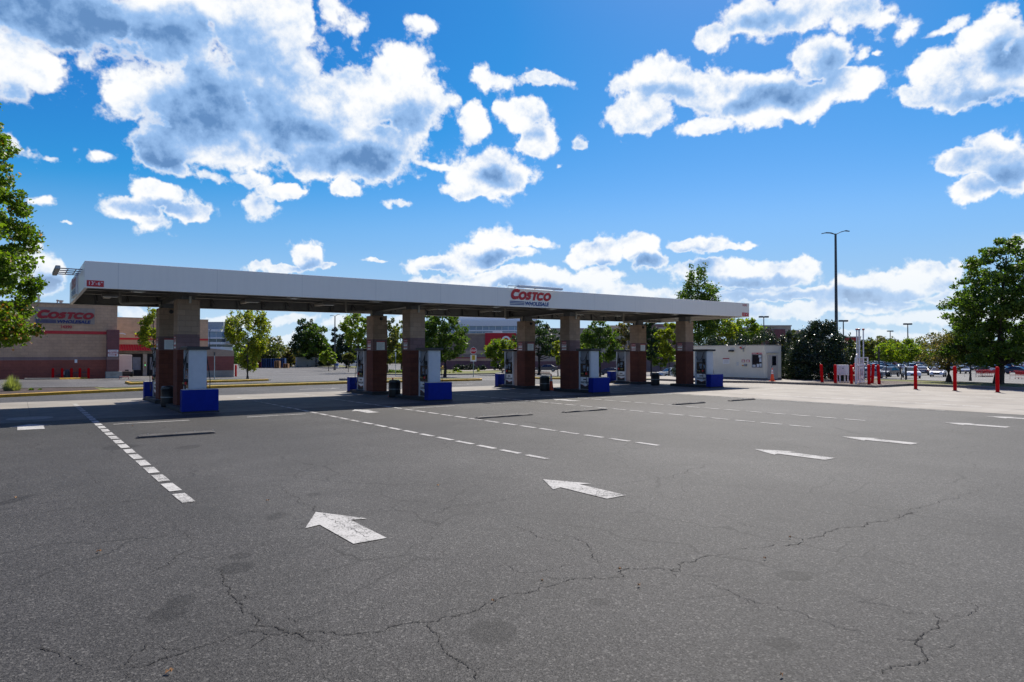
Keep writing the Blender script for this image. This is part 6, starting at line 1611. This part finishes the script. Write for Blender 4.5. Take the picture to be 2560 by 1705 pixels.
q.build('stems', L_GREEN, fl); q2.build('petals', L_FLOWER, fl)
# ================================================================== parked vehicles
CGLASS = mat('car_glass', (.015,.02,.025), .06, spec=.9, var=.02)
TYRE = mat('tyre', (.015,.015,.016), .85, var=.2)
RIM = mat('rim', (.40,.41,.42), .3, .9, var=.1)
HLAMP = mat('headlamp', (.75,.78,.8), .08, spec=.9, var=.03)
TLAMP = mat('tail_lamp', (.40,.01,.012), .2, var=.05)
TRIM = mat('car_trim', (.012,.012,.013), .6)
PLATE = mat('plate', (.55,.56,.58), .5)
def paint(n, c, metal=.35): 
    return mat('paint_'+n, c, .28, metal, var=.03, coat=.8)
PAINTS = {'white': paint('white', (.80,.80,.80), .0), 'silver': paint('silver', (.42,.43,.45), .7), 'grey': paint('grey', (.10,.105,.115), .5), 'black': paint('black', (.010,.011,.013), .2),
          'blue': paint('blue', (.014,.028,.075), .4), 'red': paint('red', (.36,.012,.014), .3), 'tan': paint('tan', (.30,.26,.20), .5)}
# side profiles: body lower polygon, glasshouse polygon  (x forward, z up), half widths
CARS = {
 'sedan': dict(L=4.7, W=.90, body=[(-2.32,.42),(-2.35,.70),(-2.25,.98),(-1.55,1.04),(-.9,1.05),(.85,.98),(1.7,.90),(2.22,.74),(2.35,.50),(2.30,.30),(-2.25,.30)],
               roof=[(-1.75,1.02),(-1.05,1.38),(-.2,1.45),(.35,1.40),(1.15,.97)], wheels=(-1.40,1.42), r=.33),
 'suv':   dict(L=4.6, W=.93, body=[(-2.22,.50),(-2.26,.95),(-2.15,1.12),(-.9,1.14),(.8,1.12),(1.6,1.06),(2.18,.90),(2.30,.60),(2.24,.36),(-2.2,.36)],
               roof=[(-2.12,1.10),(-1.85,1.58),(-.6,1.68),(.2,1.62),(1.0,1.10)], wheels=(-1.36,1.40), r=.37),
 'pickup':dict(L=5.4, W=.97, body=[(-2.65,.55),(-2.68,1.10),(-.35,1.12),(-.3,1.14),(1.35,1.14),(2.4,1.08),(2.62,.80),(2.58,.42),(-2.6,.42)],
               roof=[(-.45,1.12),(-.25,1.72),(.7,1.76),(1.45,1.12)], wheels=(-1.70,1.72), r=.40),
}
def make_car(kind, col):
    s = CARS[kind]; W = s['W']
    t = empty('parked_car' if kind != 'pickup' else 'pickup_truck')
    q = MB(); b_ = s['body']; n = len(b_)
    lay = [(-W*.86, .93, -.02), (-W, 1.0, 0), (W, 1.0, 0), (W*.86, .93, -.02)]
    rows = []
    for (y, k, dz) in [(-W*.90, .985, 1), (-W, 1, 0), (W, 1, 0), (W*.90, .985, 1)]:
        rows.append([(x*k, y, (z-.65)*(.97 if dz else .93)+.65) for x, z in b_])
    # outer rows narrower at the shoulder: insert a tumble-in row
    vs_ = [p for r in rows for p in r]; fs = []
    for i in range(3):
        for j in range(n): j2 = (j+1) % n; fs.append((i*n+j, i*n+j2, (i+1)*n+j2, (i+1)*n+j))
    fs += [tuple(range(n-1,-1,-1)), tuple(3*n+j for j in range(n))]
    q.add(vs_, fs); q.build('body', PAINTS[col], t, bevel=.05)
    g = s['roof']; m_ = len(g); q = MB()
    def row(y, inset, top): return [(x, y*(1 if (i in (0, m_-1)) else inset), z-.015) for i, (x, z) in enumerate(g)]
    vs_ = row(-W*.88, .80, 0)+row(W*.88, .80, 0)
    fs = [(i, i+1, m_+i+1, m_+i) for i in range(m_-1)]+[(0, m_, 2*m_-1, m_-1)]+[tuple(range(m_)), tuple(range(2*m_-1, m_-1, -1))]
    q.add(vs_, fs); gl = q.build('windows', CGLASS, t)
    # roof skin and pillars
    q = MB(); tops = [(x, z) for x, z in g[1:-1]]; yw = W*.88*.80
    for i in range(len(tops)-1):
        (x0, z0), (x1, z1) = tops[i], tops[i+1]
        q.add([(x0,-yw-.01,z0),(x1,-yw-.01,z1),(x1,yw+.01,z1),(x0,yw+.01,z0),(x0,-yw-.01,z0-.05),(x1,-yw-.01,z1-.05),(x1,yw+.01,z1-.05),(x0,yw+.01,z0-.05)], [(0,1,2,3),(7,6,5,4),(0,4,5,1),(1,5,6,2),(2,6,7,3),(3,7,4,0)])
    for sg in (-1, 1):
        for (a, b2) in ((g[0], g[1]), (g[-2], g[-1])):
            y0 = sg*(W*.88) if a in (g[0],) else sg*yw; y1 = sg*yw if a in (g[0],) else sg*W*.88
            q.tube([(a[0], y0, a[1]-.02), (b2[0], y1, b2[1]-.02)], .04, 5)
        xm = (g[1][0]+g[-2][0])/2; q.tube([(xm, sg*W*.885, 1.03), (xm, sg*(yw+.01), g[2][1]-.04)], .035, 5)
    q.build('roof', PAINTS[col], t)
    for wx in s['wheels']:
        for sg in (-1, 1):
            q = MB(); r = s['r']; q.lathe([(0,-.10),(r*.7,-.11),(r,-.08),(r,.08),(r*.7,.11),(0,.10)], (wx, sg*(W-.08), r), 16, None, 'y'); w = q.build('wheel', TYRE, t, smooth=True)
            q = MB(); q.lathe([(0,sg*.125),(r*.62,sg*.118)], (wx, sg*(W-.08), r), 12, None, 'y'); q.build('rim', RIM, w, fix=False)
    xf = max(x for x, z in b_); xr_ = min(x for x, z in b_); zh = .72 if kind == 'sedan' else .86
    for sg in (-1, 1):
        q = MB(); q.box(xf-.16, xf-.02 if kind != 'sedan' else xf-.06, sg*W*.62-.16, sg*W*.62+.16, zh-.08, zh+.07); q.build('headlight', HLAMP, t, bevel=.02)
        q = MB(); q.box(xr_-.02, xr_+.12, sg*W*.74-.15, sg*W*.74+.15, zh+.02, zh+.20); q.build('tail_light', TLAMP, t, bevel=.02)
    q = MB(); q.box(xf-.05, xf+.012, -W*.45, W*.45, .46, .70); q.build('grille', TRIM, t)
    q = MB(); q.box(xr_-.03, xr_+.02, -.24, .24, .62, .76); q.build('number_plate', PLATE, t)
    return t
protos = {}
def car(kind, col, px, py, deg, lab, group='cars in the car park', d=None, sc_=1.0):
    """deg: heading relative to the view: 0 = nose pointing right, 90 = nose away, -90 = nose towards us"""
    key = (kind, col)
    p = G(px, py) if d is None else Vector(PD(px, d)+(0,))
    if d is not None: p.z = terr(p.x, p.y)
    rz = -YAW+rad(deg)
    if key not in protos:
        t = make_car(kind, col); protos[key] = t; t.location = p; t.rotation_euler = (0,0,rz)
    else: t = copy_tree(protos[key], p, rz)
    tag(t, lab, 'pickup truck' if kind == 'pickup' else 'car', group); t.scale = (sc_,)*3
    return t
# middle distance, behind the canopy
car('sedan', 'grey', 1366, 927.5, 172, 'dark grey sedan side-on between the third columns', d=112, sc_=.82)
car('sedan', 'blue', 1524, 928.5, 160, 'dark blue sedan half hidden behind the fourth rear pump', d=100, sc_=.8)
car('suv', 'silver', 1676, 931, 205, 'silver car rear to us between the last pair of columns', d=88, sc_=.82)
car('sedan', 'white', 887*1.0, 915, 180, 'white car far off beyond the pallets', d=150)
# right car park, nearest row
car('suv', 'black', 2222, 939.5, 215, 'black car tail towards us under the bright green tree', sc_=.9, d=102)
car('suv', 'white', 2278, 945.5, -112, 'white crossover facing us left of the first tall bollard', sc_=.92)
car('sedan', 'white', 2345, 935, -128, 'white sedan facing us behind the forked tree', sc_=1.0, d=102)
car('sedan', 'grey', 2306, 933.5, 60, 'dark sedan between the white crossover and the white sedan', d=116)
car('suv', 'silver', 2407, 928, 250, 'silver hatchback tail towards us right of the middle tall bollard', sc_=.9, d=128)
car('pickup', 'black', 2447, 920, 195, 'black pickup behind the red cart row', sc_=.9, d=150)
car('sedan', 'blue', 2535, 932, 118, 'dark blue sedan tail towards us at the right frame edge', sc_=1.0, d=122)
car('sedan', 'white', 2508, 921, -60, 'white sedan behind the dark blue one', sc_=.95, d=140)
car('sedan', 'red', 2556, 920, -80, 'red sedan cut by the right frame edge', d=148)
car('sedan', 'silver', 2170, 925.5, 20, 'silver sedan glimpsed behind the white gate', d=92)
car('suv', 'white', 2196, 921, -100, 'white crossover behind the black car, nose to us', d=105)
# rows beyond
rg = random.Random(21); cols_ = ['white','silver','grey','black','blue','red','white','silver','tan']; kinds_ = ['sedan','suv','sedan','suv','pickup']
rows_ = [(162, 2150, 2580, 22), (188, 2150, 2600, 19), (216, 2140, 2600, 17)]
combos = [('sedan','white'),('suv','silver'),('sedan','grey'),('suv','black'),('sedan','blue'),('suv','white'),('sedan','silver'),('sedan','red'),('suv','grey'),('pickup','white'),('sedan','black')]
names_ = {'sedan': 'sedan', 'suv': 'crossover', 'pickup': 'pickup'}
for ri, (d, a, b2, st) in enumerate(rows_):
    px = a
    while px < b2:
        k, c = combos[rg.randrange(len(combos))]
        car(k, c, px, 900, rg.choice((-90, 90))+rg.uniform(-6, 6), '%s %s in the %s of the far rows under the right trees' % (c, names_[k], ('nearest', 'middle', 'farthest')[ri]), 'far rows of parked cars', d=d+rg.uniform(-.6, .6))
        px += st*rg.uniform(.85, 1.4)
# shopping carts and the rails of their corrals
CARTR = mat('cart_red', (.55,.012,.02), .4, var=.1); RAILM = mat('rail_grey', (.32,.30,.30), .45, .6)
def make_cart():
    t = empty('shopping_cart')
    q = MB()
    z0, z1 = .52, 1.0
    def ring(z, a, b2, w0, w1, r=.012): q.tube([(a,-w0,z),(b2,-w1,z),(b2,w1,z),(a,w0,z),(a,-w0,z)], r, 4)
    ring(z1, -.48, .48, .30, .24); ring(.75, -.42, .44, .27, .22, .008); ring(z0, -.36, .40, .24, .20)
    for k in range(7):
        u = k/6; x0 = -.36+.76*u; x1 = -.48+.96*u
        for s in (-1, 1): q.tube([(x0, s*(.24-.04*u), z0), (x1, s*(.30-.06*u), z1)], .008, 4)
    for k in range(5): y = -.18+.09*k; q.tube([(.40,y,z0),(.48,y*1.1,z1)], .008, 4); q.tube([(-.36,y,z0),(.40,y,z0)], .008, 4)
    # plastic side panels
    for s in (-1, 1): q.add([(-.38,s*.262,.62),(.42,s*.222,.62),(.46,s*.236,.92),(-.46,s*.292,.92)], [(0,1,2,3)])
    q.add([(.425,-.215,.60),(.425,.215,.60),(.47,.235,.94),(.47,-.235,.94)], [(0,1,2,3)]); q.add([(-.38,-.25,.60),(-.38,.25,.60),(-.47,.29,.94),(-.47,-.29,.94)], [(0,1,2,3)])
    q.build('basket', CARTR, t, fix=False)
    q = MB(); q.tube([(-.60,-.28,1.06),(-.60,.28,1.06)], .025, 6); q.tube([(-.48,-.28,1.0),(-.60,-.28,1.06)], .014, 4); q.tube([(-.48,.28,1.0),(-.60,.28,1.06)], .014, 4); q.build('handle', CARTR, t)
    q = MB()
    for s in (-1, 1): q.tube([(-.34,s*.24,.52),(-.42,s*.25,.16),(.44,s*.18,.16),(.30,s*.2,.50)], .014, 5)
    q.tube([(-.42,-.25,.16),(-.42,.25,.16)], .014, 5); q.build('frame', CARTR, t)
    for (x, y) in ((-.42,-.25),(-.42,.25),(.44,-.18),(.44,.18)):
        q = MB(); q.lathe([(0,-.015),(.062,-.015),(.062,.015),(0,.015)], (x, y, .064), 10, None, 'y'); q.build('wheel', TYRE, t)
    return t
cart0 = make_cart(); pc_ = Vector(PD(2449, 101)+(0,))
for k in range(7):
    x, y = w2((2449+k*6.5-1280)/1680*depth(pc_), depth(pc_)+.1*k); z = terr(x, y)
    rz = -YAW+rad(3 if k != 1 else 70)
    lab = 'red shopping cart nested in the row beside the last tall bollard, %s from the left' % ('first', 'second', 'third', 'fourth', 'fifth', 'sixth', 'seventh')[k]
    if k == 0: cart0.location = (x, y, z); cart0.rotation_euler = (0,0,rz); c = tag(cart0, lab, 'shopping cart', 'nested red shopping carts')
    else: c = tag(copy_tree(cart0, (x, y, z), rz), lab, 'shopping cart', 'nested red shopping carts')
pe = Vector(PD(2549, 84)+(0,)); pe.z = terr(pe.x, pe.y); tag(copy_tree(cart0, pe, -YAW+rad(-80)), 'single red shopping cart inside the rail at the right frame edge', 'shopping cart', 'loose shopping carts')
def rail(lab, px0, px1, py, h=.95, d=None):
    a = G(px0, py); b2 = G(px1, py)
    if d: a = Vector(PD(px0, d)+(0,)); b2 = Vector(PD(px1, d)+(0,)); a.z = terr(a.x, a.y)
    t = empty('corral_rail', a, math.atan2(b2.y-a.y, b2.x-a.x), lab, 'cart rail'); L = (b2-a).length
    q = MB(); q.tube([(0,0,0),(0,0,h-.08),(.1,0,h),(L-.1,0,h),(L,0,h-.08),(L,0,0)], .025, 6); q.build('hoop', RAILM if 'grey' in lab else CARTR, t, smooth=True)
    q = MB(); q.tube([(.02,0,h*.5),(L-.02,0,h*.5)], .02, 6); q.build('middle_rail', RAILM if 'grey' in lab else CARTR, t)
rail('grey bent corral rail left of the nested carts', 2411, 2424, 936.5, d=100); rail('grey corral rail close beside the nested carts', 2426, 2440, 937, d=100.5); rail('long red corral rail at the right frame edge', 2524, 2580, 958, d=83)
pp_ = G(2265, 953); t = empty('dark_stub_post', pp_, 0, 'short dark post before the white crossover', 'post'); q = MB(); q.tube([(0,0,-.1),(0,0,1.05)], .07, 8); q.build('post', mat('post_dark', (.05,.045,.045), .7), t)
